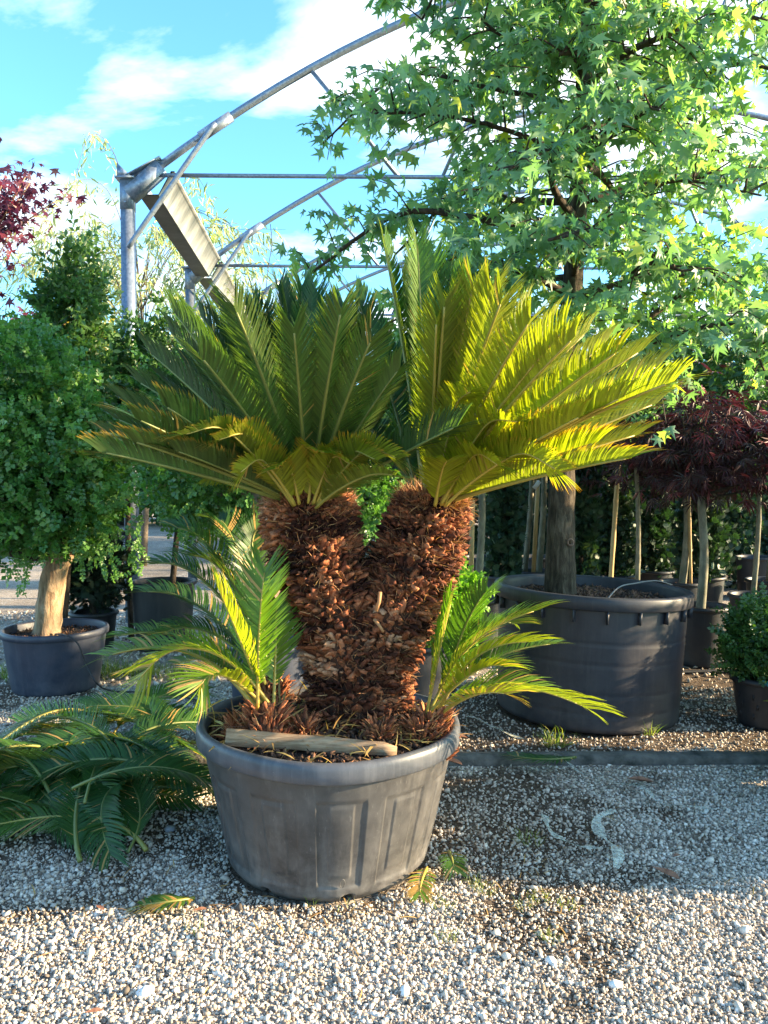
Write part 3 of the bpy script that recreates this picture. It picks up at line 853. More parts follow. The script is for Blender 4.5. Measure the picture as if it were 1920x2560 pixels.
right_fronds = [
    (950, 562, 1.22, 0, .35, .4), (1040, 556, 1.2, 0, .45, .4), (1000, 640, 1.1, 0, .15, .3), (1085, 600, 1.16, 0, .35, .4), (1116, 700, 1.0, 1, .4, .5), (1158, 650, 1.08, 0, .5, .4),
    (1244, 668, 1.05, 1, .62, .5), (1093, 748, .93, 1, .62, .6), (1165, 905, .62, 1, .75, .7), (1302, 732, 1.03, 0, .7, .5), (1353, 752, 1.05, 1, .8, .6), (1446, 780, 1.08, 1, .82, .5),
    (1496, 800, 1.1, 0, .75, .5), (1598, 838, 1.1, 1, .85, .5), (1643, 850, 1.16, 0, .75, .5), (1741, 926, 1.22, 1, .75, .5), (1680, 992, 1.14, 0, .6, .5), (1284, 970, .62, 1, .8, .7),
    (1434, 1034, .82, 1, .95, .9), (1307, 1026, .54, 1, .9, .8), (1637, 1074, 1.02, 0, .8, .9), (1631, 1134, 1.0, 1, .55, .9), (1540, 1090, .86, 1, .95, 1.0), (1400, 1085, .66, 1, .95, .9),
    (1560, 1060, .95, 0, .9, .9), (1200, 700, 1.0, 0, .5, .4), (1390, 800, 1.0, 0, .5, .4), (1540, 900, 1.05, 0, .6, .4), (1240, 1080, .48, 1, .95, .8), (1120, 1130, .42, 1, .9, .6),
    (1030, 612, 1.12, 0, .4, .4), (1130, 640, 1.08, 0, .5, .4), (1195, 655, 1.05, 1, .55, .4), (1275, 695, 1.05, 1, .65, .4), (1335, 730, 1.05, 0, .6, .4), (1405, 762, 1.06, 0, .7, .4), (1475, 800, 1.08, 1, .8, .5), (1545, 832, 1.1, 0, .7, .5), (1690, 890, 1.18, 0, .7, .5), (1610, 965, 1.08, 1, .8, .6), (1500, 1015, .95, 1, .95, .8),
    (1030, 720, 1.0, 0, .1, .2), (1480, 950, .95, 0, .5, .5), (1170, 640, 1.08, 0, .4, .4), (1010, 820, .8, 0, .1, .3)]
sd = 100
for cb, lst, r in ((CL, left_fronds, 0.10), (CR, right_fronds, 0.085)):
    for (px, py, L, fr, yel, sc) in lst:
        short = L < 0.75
        crown_frond(palm, palm_o, cb + (A(0, -0.13, -0.015) if short and fr else A(0, 0, 0)), r, px, py, L, bool(fr), ((yel * (0.30 if fr else 0.12) if not short else min(1, yel * 1.25)) if cb is CL else yel, sc, 0.012), sd,  # tint also paints sun and shade: tall left fronds darker, short ones yellower
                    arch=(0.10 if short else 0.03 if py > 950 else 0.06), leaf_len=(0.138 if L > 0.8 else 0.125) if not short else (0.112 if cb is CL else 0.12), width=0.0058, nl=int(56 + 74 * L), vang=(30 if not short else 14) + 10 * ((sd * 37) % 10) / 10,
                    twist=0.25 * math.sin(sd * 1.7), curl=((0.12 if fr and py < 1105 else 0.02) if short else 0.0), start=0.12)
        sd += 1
# hidden rear fronds that fill the crowns
q = np.random.default_rng(4)
for cb, n in ((CL, 9), (CR, 9)):
    for k in range(n):
        az = math.radians(35 + 110 * (k + q.random() * 0.6) / n)
        el = math.radians(12 + 55 * q.random())
        dirv = A(math.cos(az) * math.cos(el), math.sin(az) * math.cos(el), math.sin(el))
        tip = cb + dirv * (0.95 + 0.1 * q.random())
        rh = nrm(A(dirv[0], dirv[1], 0))
        base = cb + rh * 0.08
        ctrl = (base + tip) / 2 + UP * 0.12
        add_frond(palm, palm_o, base, ctrl, tip, (0.1, 0.3, 0.01), seed=sd, inward=-rh, nl=90, leaf_len=0.17, width=0.009)
        sd += 1

# stems
def stem_geo(axis, radii, n=28, m=36):
    ax = spline(axis, m)
    rr = np.interp(np.linspace(0, 1, m), np.linspace(0, 1, len(radii)), radii)
    V, F = tube(ax, rr, n, True, 0.08)
    return V, F, ax, rr
stems = [([(-0.12, 3.115, 0.48), (-0.13, 3.115, 0.77), (-0.22, 3.105, 1.045), (-0.28, 3.095, 1.25), (-0.305, 3.09, 1.39), (-0.305, 3.09, 1.455)], [0.175, 0.155, 0.150, 0.158, 0.150, 0.09]),
         ([(-0.08, 3.12, 0.48), (-0.05, 3.12, 0.77), (0.075, 3.12, 1.045), (0.150, 3.12, 1.25), (0.19, 3.12, 1.39), (0.195, 3.12, 1.455)], [0.165, 0.140, 0.138, 0.140, 0.115, 0.06])]
# leaf base: blunt upcurved wedge, tip along +Y (up the stem and outwards), 5 shapes
def leaf_base_arrays(seed):
    q = np.random.default_rng(seed)
    w0, w1, w2 = 0.46 + 0.2 * q.random(), 0.46 + 0.2 * q.random(), 0.22 + 0.25 * q.random()
    th = 0.16 + 0.09 * q.random()
    secs = []
    for y, w, h, z in ((0, w0, th, 0), (0.45, w1, th * 1.05, 0.02), (0.85, w2, th * 0.8, 0.10), (1.05, w2 * 0.55, th * 0.45, 0.17 + 0.06 * q.random())):
        secs.append([(-w / 2, y, z - h / 2), (w / 2, y, z - h / 2), (w * 0.33, y, z + h / 2), (-w * 0.33, y, z + h / 2)])
    v = np.array(secs).reshape(-1, 3)
    v += 0.06 * q.normal(size=v.shape)
    return v, [grid_faces(4, 4, True), np.array([[12, 13, 14, 15]])]
LB = [leaf_base_arrays(s) for s in range(6)]
LB_ME = [mesh_data('leaf_base', [lb], M['scale_obj']) for lb in LB]
cand = []
for si, (axis, radii) in enumerate(stems):
    V, F, ax, rr = stem_geo(axis, radii)
    mk('stem', [(V - palm_o, F)], M['stem'], palm, True)
    T, X, Y = frames(ax)
    L = np.sum(np.linalg.norm(np.diff(ax, axis=0), axis=1))
    other = stems[1 - si]
    oax = spline(other[0], 36); orr = np.interp(np.linspace(0, 1, 36), np.linspace(0, 1, len(other[1])), other[1])
    n = 2700
    for k in range(n):
        t = (k + 0.5) / n
        t = t ** 1.0
        f = t * 34.0; i = int(f); u = f - i
        c = ax[i] * (1 - u) + ax[i + 1] * u; r = rr[i] * (1 - u) + rr[i + 1] * u
        a = k * 2.39996 + 0.25 * q.random()
        e = X[i] * math.cos(a) + Y[i] * math.sin(a)
        p = c + e * r * 0.97
        # skip what lies inside the other stem
        j = np.argmin(np.linalg.norm(oax - p, axis=1))
        if np.linalg.norm(oax[j] - p) < orr[j] * 0.94: continue
        if p[2] < 0.50: continue
        cand.append((p, e, T[i], t))
np.random.default_rng(2).shuffle(cand)
col_noise = lambda p: float(fbm(np.array([p[0] * 9 + 50 + p[1] * 4]), np.array([p[2] * 13 + 3]), 3)[0])
front_idx = [i for i, (p, e, T, t) in enumerate(cand) if e[1] < -0.35 and p[2] < 1.45]
single = set(front_idx[:300])
jp = {k: [] for k in range(6)}; jr = {k: [] for k in range(6)}
joined, jrnd = [], []
for i, (p, e, T, t) in enumerate(cand):
    up = nrm(T * (0.45 + 0.5 * q.random()) + e * (0.6 + 0.6 * q.random()) + 0.50 * rnd_dirs(1, q)[0])
    Xa, Ya, Za = axes_from(up[None], (e * 0.9 - T * 0.4 + 0.3 * rnd_dirs(1, q)[0])[None])
    s = 0.046 * (0.6 + 0.8 * q.random())
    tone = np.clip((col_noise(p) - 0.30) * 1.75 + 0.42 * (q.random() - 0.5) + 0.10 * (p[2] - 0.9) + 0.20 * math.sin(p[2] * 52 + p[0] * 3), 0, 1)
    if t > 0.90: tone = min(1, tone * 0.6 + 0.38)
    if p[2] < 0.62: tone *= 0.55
    k = i % 6
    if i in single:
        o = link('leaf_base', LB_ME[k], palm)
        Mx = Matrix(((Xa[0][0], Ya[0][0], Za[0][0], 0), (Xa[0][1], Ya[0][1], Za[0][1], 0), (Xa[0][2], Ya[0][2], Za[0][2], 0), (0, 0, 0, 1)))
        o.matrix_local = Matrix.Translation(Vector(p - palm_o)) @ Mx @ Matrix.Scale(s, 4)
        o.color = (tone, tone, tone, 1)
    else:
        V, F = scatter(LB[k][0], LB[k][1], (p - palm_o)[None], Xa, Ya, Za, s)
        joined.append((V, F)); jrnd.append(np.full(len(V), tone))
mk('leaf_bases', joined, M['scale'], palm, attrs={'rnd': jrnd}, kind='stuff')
# reddish fibres: woolly collars under the crowns and stray strands on the stems
strand_v = np.array([[-.017, 0, 0], [.017, 0, 0], [-.02, .35, .06], [.02, .35, .06], [-.015, .7, .03], [.015, .7, .03], [0, 1, -.10]], float)
strand_f = [np.array([[0, 1, 3, 2], [2, 3, 5, 4]]), np.array([[4, 5, 6]])]
fp, fy, fs, fr_ = [], [], [], []
for (p, e, T, t) in cand:
    m = 9 if t > 0.86 else 2
    for _ in range(m):
        hi = t > 0.86
        fp.append(p + e * 0.012 + 0.012 * q.normal(size=3)); fy.append(nrm(T * (0.7 if hi else 0.5) * (q.random() * 1.6 - 0.3) + e * (0.5 + 0.5 * q.random()) + 0.65 * q.normal(size=3)))
        fs.append((0.04 + 0.05 * q.random()) if hi else (0.025 + 0.045 * q.random())); fr_.append(q.random())
fp, fy, fs, fr_ = map(np.array, (fp, fy, fs, fr_))
X_, Y_, Z_ = axes_from(fy, rnd_dirs(len(fy), q))
V, F = scatter(strand_v, strand_f, fp - palm_o, X_, Y_, Z_, fs)
mk('brown_fibres', [(V, F)], M['fibre'], palm, attrs={'rnd': [np.repeat(fr_, 7)]}, kind='stuff')
# two long broken stubs caught in the fork
for a, b, r in ((P(950, 1480, 2.90), P(940, 1528, 2.89), 0.008), (P(935, 1548, 2.905), P(958, 1580, 2.90), 0.007)):
    mk('broken_stub', [tube([a - palm_o, (a + b) / 2 - palm_o + A(0.004, -0.006, 0), b - palm_o], [r, r * 0.9, r * 0.8], 6)], M['fibre'], palm, attrs={'rnd': [np.full(18, 0.75)]})

# ------------------------------------------------------------------ pups at the foot of the palm
def pup(name, base, r, label, fronds, nb=190, seed=0, h=0.16):
    q = np.random.default_rng(seed)
    e = empty(name, base, label, 'sago palm pup')
    V, F = tube([(0, 0, -h), (0, 0, -h * 0.5), (0, 0, 0), (0, 0, 0.03)], [r * 1.5, r * 1.35, r * 0.9, r * 0.3], 14, True, 0.2)
    mk('stem', [(V, F)], M['stem'], e, True)
    parts, rr = [], []
    for k in range(nb):
        t = q.random(); a = k * 2.4
        p = A(math.cos(a), math.sin(a), 0) * r * (1.45 - 0.55 * t) + UP * (-h + (h + 0.01) * t)
        er = A(math.cos(a), math.sin(a), 0)
        up = nrm(UP + er * (0.5 + 0.4 * q.random()) + 0.2 * q.normal(size=3))
        Xa, Ya, Za = axes_from(up[None], er[None] + 0.2 * q.normal(size=(1, 3)))
        Vv, Ff = scatter(LB[k % 6][0] * A(0.62, 1.25, 0.8), LB[k % 6][1], p[None], Xa, Ya, Za, 0.026 + 0.026 * q.random())
        parts.append((Vv, Ff)); rr.append(np.full(len(Vv), 0.25 + 0.5 * q.random()))
    mk('leaf_bases', parts, M['scale'], e, attrs={'rnd': rr}, kind='stuff')
    n = 160
    a = q.random(n) * 6.283
    pos = np.stack([np.cos(a), np.sin(a), 0 * a], 1) * r * (0.7 + 0.7 * q.random((n, 1))) + UP * (-h * q.random((n, 1)))
    X, Y, Z = axes_from(nrm(pos * A(1, 1, 0) / r + UP * 0.9 + 0.5 * q.normal(size=(n, 3))), rnd_dirs(n, q))
    V, F = scatter(strand_v, strand_f, pos, X, Y, Z, 0.05 + 0.05 * q.random(n))
    mk('brown_fibres', [(V, F)], M['fibre'], e, attrs={'rnd': [np.repeat(q.random(n), 7)]}, kind='stuff')
    for i, fr in enumerate(fronds):
        (mx, my, md), (tx, ty, td), tint = fr[:3]
        kw = fr[3] if len(fr) > 3 else {}
        mid = P(mx, my, md); tip = P(tx, ty, td)
        b0 = base + A((i % 3 - 1) * r * 0.5, ((i * 2) % 3 - 1) * r * 0.4, 0)
        ctrl = 2 * mid - 0.5 * (b0 + tip)
        v = tip - b0
        k = dict(leaf_len=0.15, nl=50, width=0.0074, start=0.16, vang=20, seed=seed * 50 + i, inward=-nrm(A(v[0], v[1], 0.01)))
        k.update(kw)
        add_frond(e, base, b0, ctrl, tip, tint, **k)
    return e
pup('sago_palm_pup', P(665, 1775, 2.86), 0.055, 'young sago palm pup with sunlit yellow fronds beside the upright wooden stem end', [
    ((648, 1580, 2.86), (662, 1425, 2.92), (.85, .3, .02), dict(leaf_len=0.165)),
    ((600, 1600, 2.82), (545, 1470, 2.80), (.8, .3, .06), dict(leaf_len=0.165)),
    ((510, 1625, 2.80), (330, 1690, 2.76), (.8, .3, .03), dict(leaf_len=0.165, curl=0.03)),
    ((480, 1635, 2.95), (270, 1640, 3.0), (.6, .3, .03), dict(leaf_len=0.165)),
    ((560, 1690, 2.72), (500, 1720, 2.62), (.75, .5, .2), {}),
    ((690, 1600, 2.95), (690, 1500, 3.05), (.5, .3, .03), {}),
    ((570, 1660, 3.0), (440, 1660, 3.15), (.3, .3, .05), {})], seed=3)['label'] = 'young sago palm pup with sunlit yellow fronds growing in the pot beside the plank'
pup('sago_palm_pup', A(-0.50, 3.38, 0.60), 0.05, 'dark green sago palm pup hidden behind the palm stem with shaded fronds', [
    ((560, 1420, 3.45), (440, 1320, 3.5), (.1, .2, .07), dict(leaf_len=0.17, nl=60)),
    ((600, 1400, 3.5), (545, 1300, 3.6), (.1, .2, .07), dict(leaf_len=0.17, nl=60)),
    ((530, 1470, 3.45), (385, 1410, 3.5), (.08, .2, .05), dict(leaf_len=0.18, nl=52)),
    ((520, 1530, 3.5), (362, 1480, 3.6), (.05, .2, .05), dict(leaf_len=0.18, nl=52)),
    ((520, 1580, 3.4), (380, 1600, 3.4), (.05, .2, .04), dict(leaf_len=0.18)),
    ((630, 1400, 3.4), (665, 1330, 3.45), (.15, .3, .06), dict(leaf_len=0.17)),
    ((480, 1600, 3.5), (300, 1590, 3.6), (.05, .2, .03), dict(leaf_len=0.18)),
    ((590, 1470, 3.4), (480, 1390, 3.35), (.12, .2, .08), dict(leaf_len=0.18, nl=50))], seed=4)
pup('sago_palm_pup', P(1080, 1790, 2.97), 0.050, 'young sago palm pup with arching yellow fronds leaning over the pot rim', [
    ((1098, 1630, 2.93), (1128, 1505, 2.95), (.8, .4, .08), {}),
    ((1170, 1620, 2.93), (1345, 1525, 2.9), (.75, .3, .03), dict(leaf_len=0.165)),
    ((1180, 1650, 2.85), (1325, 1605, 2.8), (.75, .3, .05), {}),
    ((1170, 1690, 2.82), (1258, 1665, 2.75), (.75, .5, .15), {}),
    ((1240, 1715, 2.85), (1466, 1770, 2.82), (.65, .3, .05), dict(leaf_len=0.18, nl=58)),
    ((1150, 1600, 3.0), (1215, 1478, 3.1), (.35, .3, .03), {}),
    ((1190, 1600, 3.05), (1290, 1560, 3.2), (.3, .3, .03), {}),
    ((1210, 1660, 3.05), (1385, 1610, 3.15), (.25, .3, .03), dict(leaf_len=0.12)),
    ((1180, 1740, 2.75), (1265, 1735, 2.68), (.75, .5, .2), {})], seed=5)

for (px, py, d_, r_, lb) in [(1050, 1800, 2.92, 0.034, 'cluster of reddish cut leaf stubs near the end of the plank'), (950, 1815, 2.88, 0.022, 'small cluster of cut leaf stubs behind the middle of the plank'),
                             (600, 1800, 2.92, 0.026, 'cluster of dry leaf stubs beside the pup close to the plank'), (760, 1800, 2.90, 0.020, 'low cluster of dry leaf stubs at the foot of the palm stem')]:
    c_ = P(px, py, d_); c_[2] = 0.575
    e_ = pup('leaf_stub_cluster', c_, r_, lb, [], nb=90, seed=int(px), h=0.08)
    e_['category'] = 'leaf stubs'

# ------------------------------------------------------------------ heap of cut fronds and loose scraps
q = np.random.default_rng(21)
heap = [  # base xyz, mid xyz, tip xyz (metres)
    ((-0.95, 3.02, .04), (-1.25, 3.15, .16), (-1.72, 3.10, .10)), ((-1.02, 3.00, .05), (-1.05, 3.25, .18), (-1.28, 3.60, .24)),
    ((-1.18, 2.93, .03), (-1.30, 3.2, .20), (-1.42, 3.7, .30)), ((-1.28, 3.9, .40), (-1.05, 3.72, .30), (-0.72, 3.42, .04)),
    ((-1.30, 3.62, .22), (-1.12, 3.75, .42), (-0.80, 4.02, .30)), ((-1.10, 3.42, .16), (-1.10, 3.66, .36), (-1.22, 3.95, .48)),
    ((-0.72, 3.72, .16), (-0.95, 3.70, .14), (-1.25, 3.72, .12)), ((-0.62, 3.98, .17), (-0.95, 3.98, .20), (-1.45, 3.9, .18)),
    ((-1.25, 3.60, .28), (-1.55, 3.85, .42), (-1.95, 4.05, .32)), ((-1.15, 3.35, .15), (-1.45, 3.45, .30), (-1.86, 3.52, .22)),
    ((-1.42, 3.30, .10), (-1.70, 3.5, .36), (-2.00, 3.65, .18)), ((-1.05, 3.5, .2), (-1.2, 3.28, .22), (-1.08, 2.98, .03)),
    ((-1.55, 4.15, .3), (-1.75, 3.8, .45), (-1.98, 3.3, .1)), ((-1.0, 4.2, .18), (-1.25, 4.12, .38), (-1.6, 4.1, .42)),
    ((-1.35, 3.3, .08), (-1.6, 3.2, .16), (-2.0, 3.2, .08)), ((-1.7, 3.95, .2), (-1.5, 3.6, .35), (-1.15, 3.25, .12)),
    ((-0.85, 3.55, .10), (-1.2, 3.5, .16), (-1.62, 3.45, .26)), ((-1.85, 4.1, .3), (-1.4, 3.95, .42), (-0.95, 3.8, .22)),
    ((-1.6, 3.55, .1), (-1.5, 3.35, .18), (-1.2, 3.1, .06)), ((-1.25, 3.85, .14), (-0.95, 4.15, .38), (-0.62, 4.35, .26)),
    ((-1.95, 3.4, .1), (-1.7, 3.3, .2), (-1.35, 3.2, .1)), ((-1.45, 4.0, .2), (-1.3, 4.2, .42), (-1.05, 4.45, .4)),
    ((-1.9, 3.75, .1), (-1.65, 3.65, .22), (-1.2, 3.75, .16)), ((-1.1, 3.75, .05), (-1.35, 3.9, .12), (-1.8, 3.85, .10)),
    ((-1.55, 3.75, .06), (-1.3, 3.6, .10), (-0.9, 3.5, .06)), ((-1.75, 3.3, .05), (-1.5, 3.5, .10), (-1.3, 3.9, .10))]
for k in range(16):
    c_ = A(-1.45 + 0.38 * q.normal(), 3.65 + 0.28 * q.normal(), 0.10 + 0.30 * q.random())
    c_[0] = min(max(c_[0], -2.1), -0.95); c_[1] = min(max(c_[1], 3.2), 4.15)
    az = q.random() * 6.283; hl = 0.30 + 0.12 * q.random(); dv = A(math.cos(az), math.sin(az), 0) * hl
    heap.append((tuple(c_ - dv + A(0, 0, -0.06)), tuple(c_ + A(0, 0, 0.05)), tuple(c_ + dv * 0.9 + A(0, 0, -0.06 - 0.05 * q.random()))))
heap = [tuple((p_[0], p_[1], max(p_[2], 0.05)) for p_ in h_) for h_ in heap]
HEAP_LB = {0: 'cut frond with its bare stalk end resting on gravel before the heap', 3: 'cut frond whose browned tip trails onto the gravel from the heap',
           6: 'short cut frond on the heap pointing at the grey pot', 7: 'long dark cut frond whose stalk touches the grey pot', 12: 'cut frond bent over the far flank of the heap'}
for i, (b, m, t) in enumerate(heap):
    b, m, t = A(*b), A(*m), A(*t)
    fl = A(1, 1, 0.72)
    b, m, t = b * fl, m * fl, t * fl
    ctrl = 2 * m - 0.5 * (b + t)
    add_frond(None, None, b, ctrl, t, (0.02 + 0.35 * q.random() * (i % 3 == 0), .25, 0.05), 'cut_frond',
              HEAP_LB.get(i, 'cut green sago frond lying within the heap beside the grey pot'), 'cut frond', 'cut fronds heaped on the gravel',
              leaf_len=0.145, width=0.0068, nl=80, vang=8 + 22 * q.random(), seed=700 + i, twist=2.6 * (q.random() - 0.5), start=0.14)
def gpt(px, py, z=0.0):
    r = ray(px, py); k = (z - CAM_H) / r[2]
    return A(0, 0, CAM_H) + r * k
for (b, m, t, tint, lb, ll, nl) in [
        ((485, 2245), (420, 2255), (352, 2262), (.3, .9, .35), 'short yellowing frond tip lying alone on the gravel before the pot', 0.085, 30),
        ((1068, 2170), (1055, 2200), (1050, 2232), (.95, 1.0, .6), 'dry yellow frond scrap at the foot of the grey pot', 0.07, 16),
        ((1122, 2128), (1130, 2148), (1135, 2172), (.2, .5, .1), 'small green frond scrap lying right of the grey pot', 0.075, 14),
        ((1440, 1893), (1350, 1898), (1268, 1885), (.03, .2, .02), 'dark green frond lying across the mossy kerb', 0.10, 40)]:
    zz = 0.060 if 'kerb' in lb else 0.028
    B, Mm, T = gpt(*b, zz), gpt(*m, zz + 0.02), gpt(*t, zz)
    add_frond(None, None, B, 2 * Mm - 0.5 * (B + T), T, tint, 'frond_scrap', lb, 'frond scrap', leaf_len=ll, width=0.0075, nl=nl, vang=10, seed=int(b[0]), start=0.02)

def ribbon(pts, w, twist=0.5, seed=0):
    q = np.random.default_rng(seed)
    c = spline(pts, 46)
    T = nrm(np.gradient(c, axis=0))
    side = nrm(np.cross(T, UP))
    ph_ = 0.5 * np.sin(np.linspace(0, 9, 46) + seed)[:, None]
    ww = w * (0.75 + 0.35 * np.sin(np.linspace(0, 14, 46) + seed)[:, None] + 0.15 * q.random((46, 1)))
    s = side * np.cos(ph_) + UP * np.abs(np.sin(ph_))
    V = np.stack([c - s * ww * .5, c + UP * 0.004 * q.random((46, 1)), c + s * ww * .5], 1)
    V[..., 2] = np.maximum(V[..., 2], 0.030)
    return V.reshape(-1, 3), grid_faces(46, 3)
for i, (pl, w, lb) in enumerate([
        ([(1175, 1790), (1230, 1815), (1290, 1842), (1370, 1858)], 0.055, 'clear plastic film strip lying between the big charcoal pot and kerb'),
        ([(1385, 1885), (1420, 1905), (1450, 1930), (1530, 1955), (1610, 1970), (1650, 2008), (1720, 2015), (1785, 2022)], 0.035, 'long clear plastic film strip trailing from the kerb over the gravel'),
        ([(1362, 2038), (1372, 2070), (1400, 2095), (1450, 2115), (1525, 2120)], 0.035, 'crumpled plastic film strip curving over dark gravel'),
        ([(1535, 2025), (1495, 2045), (1500, 2085), (1530, 2110), (1545, 2135), (1540, 2170)], 0.045, 'forked plastic film strip hanging in folds on the gravel')]):
    pts = [gpt(x, y, 0.036 + (0.05 if y < 1900 and i == 1 else 0)) for x, y in pl]
    V, F = ribbon(pts, w, 0.6, i)
    o = mk('plastic_strip', [(V - pts[0], F)], M['film'], smooth=True, loc=pts[0])
    tag(o, lb, 'plastic strip')
def dry_leaf(px, py, s, rz, lb, z=0.03):
    p = gpt(px, py, z)
    n = 9
    t = np.linspace(0, 1, n)
    w = 0.2 * np.sin(math.pi * t ** 0.8) + 0.004
    V = np.stack([np.stack([-w, t - .5, 0.10 * w / 0.2 + 0.12 * (t - .5) ** 2], 1), np.stack([0 * t, t - .5, 0.12 * (t - .5) ** 2], 1), np.stack([w, t - .5, 0.12 * w / 0.2 + 0.12 * (t - .5) ** 2], 1)], 1).reshape(-1, 3)
    o = mk('fallen_leaf', [(V * s, grid_faces(n, 3))], M['dryleaf'], smooth=True, loc=p)
    o.rotation_euler = (0.1, 0.1, rz)
    tag(o, lb, 'fallen leaf')
dry_leaf(1130, 1905, 0.12, 1.0, 'broad brown fallen leaf against the kerb by the pot', 0.05)
dry_leaf(1148, 1842, 0.10, 1.3, 'brown fallen leaf on soil behind the kerb end', 0.03)
dry_leaf(1600, 1952, 0.13, 1.45, 'pointed red brown leaf under the long film strip')
dry_leaf(1665, 2185, 0.11, 0.8, 'curled brown fallen leaf on shaded gravel below the film')
dry_leaf(1692, 2140, 0.05, 2.2, 'tiny brown leaf beside the dark moss lump')
dry_leaf(500, 2275, 0.05, 2.0, 'small bark brown leaf by the yellowing frond tip')
dry_leaf(250, 2270, 0.045, 1.0, 'small brown leaf scrap on shaded gravel below the heap')
dry_leaf(235, 2530, 0.05, 1.9, 'small tan leaf on the sunlit gravel')

def litter():
    q = np.random.default_rng(77)
    n = 420
    x = np.concatenate([q.normal(-0.1, 0.55, 220), q.uniform(-1.3, 1.6, 200)]); y = np.concatenate([q.normal(2.72, 0.16, 220), q.uniform(2.1, 3.8, 200)])
    k = np.hypot(x - POT_C[0], y - POT_C[1]) > 0.42
    x, y = x[k], y[k]; n = len(x)
    pos = np.stack([x, y, ground_z(x, y) + 0.014 + 0.006 * q.random(n)], 1)
    X, Y, Z = axes_from(np.stack([q.normal(size=n), q.normal(size=n), 0.12 * q.normal(size=n)], 1), np.tile(UP, (n, 1)) + 0.2 * q.normal(size=(n, 3)))
    V, F = scatter(strand_v * A(1.6, 1, 1), strand_f, pos, X, Y, Z, 0.022 + 0.06 * q.random(n) ** 2)
    o = mk('needle_litter', [(V, F)], M['straw'], attrs={'rnd': [np.repeat(q.random(n) * 0.7, 7)]})
    tag(o, 'dry brown needles and leaflets scattered over the gravel', 'litter', kind='stuff')
litter()
def blades(n, spread, h, seed, droop=0.4):
    q = np.random.default_rng(seed)
    a = q.random(n) * 6.283
    pos = np.stack([np.cos(a), np.sin(a), 0 * a], 1) * spread * np.sqrt(q.random((n, 1)))
    X, Y, Z = axes_from(UP + pos / spread * 0.6 + 0.3 * q.normal(size=(n, 3)), rnd_dirs(n, q))
    tv = strand_v * A(1.1, 1, 2.5)
    V, F = scatter(tv, strand_f, pos, X, Y, Z, h * (0.5 + 0.7 * q.random(n)))
    return (V, F), np.repeat(q.random(n), 7)
def tuft(px, py, n, spread, h, lb, mat='grass', seed=0, grp=None):
    p = gpt(px, py, 0.0)
    g_, r_ = blades(n, spread, h, seed)
    o = mk('grass_tuft', [g_], M[mat], attrs={'rnd': [r_]}, loc=(p[0], p[1], ground_z(p[0], p[1])))
    tag(o, lb, 'grass tuft', grp)
for i, (px, py, n, sp_, h, lb, grp) in enumerate([
        (1385, 1862, 60, 0.06, 0.11, 'thin grass tuft at the foot of the big charcoal pot', None),
        (1620, 1835, 40, 0.05, 0.10, 'short grass tuft under the right flank of the charcoal pot', None),
        (1325, 2105, 40, 0.05, 0.055, 'yellowish grass tuft in dark gravel before the film strip', None),
        (780, 2270, 6, 0.02, 0.05, 'few green blades sprouting at the pot base', None),
        (860, 2272, 6, 0.02, 0.05, 'few green blades sprouting at the pot base', None),
        (485, 2335, 8, 0.02, 0.05, 'tiny green sprout at the edge of the sunlit gravel', None)]):
    tuft(px, py, n, sp_, h, lb, seed=i, grp='sprouts at the pot base' if 'few green' in lb else None)
for i, (px, py) in enumerate([(1215, 2230), (1310, 2265), (1350, 2250), (1110, 2270), (1415, 2265), (1115, 2350), (1375, 2350), (1180, 2210)]):
    tuft(px, py, 34, 0.035, 0.038, 'low yellow grass tuft on the sunlit gravel', seed=30 + i, grp='tufts on the sunlit gravel')
for i, (px, py) in enumerate([(270, 1690), (300, 1690), (345, 1685), (20, 1690), (60, 1695), (255, 1680), (410, 1690), (520, 1690), (465, 1700)]):
    tuft(px, py, 90, 0.16, 0.12, 'sunlit grass tuft growing around the blue black pot', seed=50 + i, grp='grass around the blue black pot')

# ------------------------------------------------------------------ foliage builders
star_v = [(0, 0.32, 0.0)]
lob = [(-20, .52), (35, .68), (90, .74), (145, .68), (200, .52)]
ntc = [7.5, 62.5, 117.5, 172.5]
for i, (a_, l_) in enumerate(lob):
    star_v.append((l_ * math.cos(math.radians(a_)), 0.32 + l_ * math.sin(math.radians(a_)), -0.16 * l_))
    if i < 4: star_v.append((.25 * math.cos(math.radians(ntc[i])), 0.32 + .25 * math.sin(math.radians(ntc[i])), 0.03))
star_v.append((0, 0.10, 0.02))
star_v = np.array(star_v, float)
star_f = np.array([[0, i, i % 10 + 1] for i in range(1, 11)])
def sprig(nst=5, llen=0.30, lw=0.13, spread=0.9, curve=0.0):
    v, f = [], []
    def leaf(b, d, up):
        d = nrm(d); s_ = nrm(np.cross(d, up)); u = np.cross(s_, d)
        k = len(v)
        v.extend([b, b + d * llen * .5 + s_ * lw + u * lw * .35, b + d * llen - u * llen * 0.08, b + d * llen * .5 - s_ * lw + u * lw * .35])
        f.extend([[k, k + 1, k + 2], [k, k + 2, k + 3]])
    for i in range(nst):
        y = 0.12 + 0.8 * i / nst
        b = A(0, y, curve * y * y)
        e = A(1, 0, 0) if i % 2 == 0 else A(0.15, 0, 1)
        for s_ in (-1, 1):
            leaf(b, e * s_ * spread + A(0, 0.65, 0.15), A(0, 0.3, 1) if i % 2 == 0 else A(1, 0.3, 0))
    leaf(A(0, .9, curve * .8), A(0, 1, 0), A(0, 0, 1))
    return np.array(v), np.array(f)
SPRIG = sprig()
SPRIG_L = sprig(4, 0.42, 0.11, 0.8)
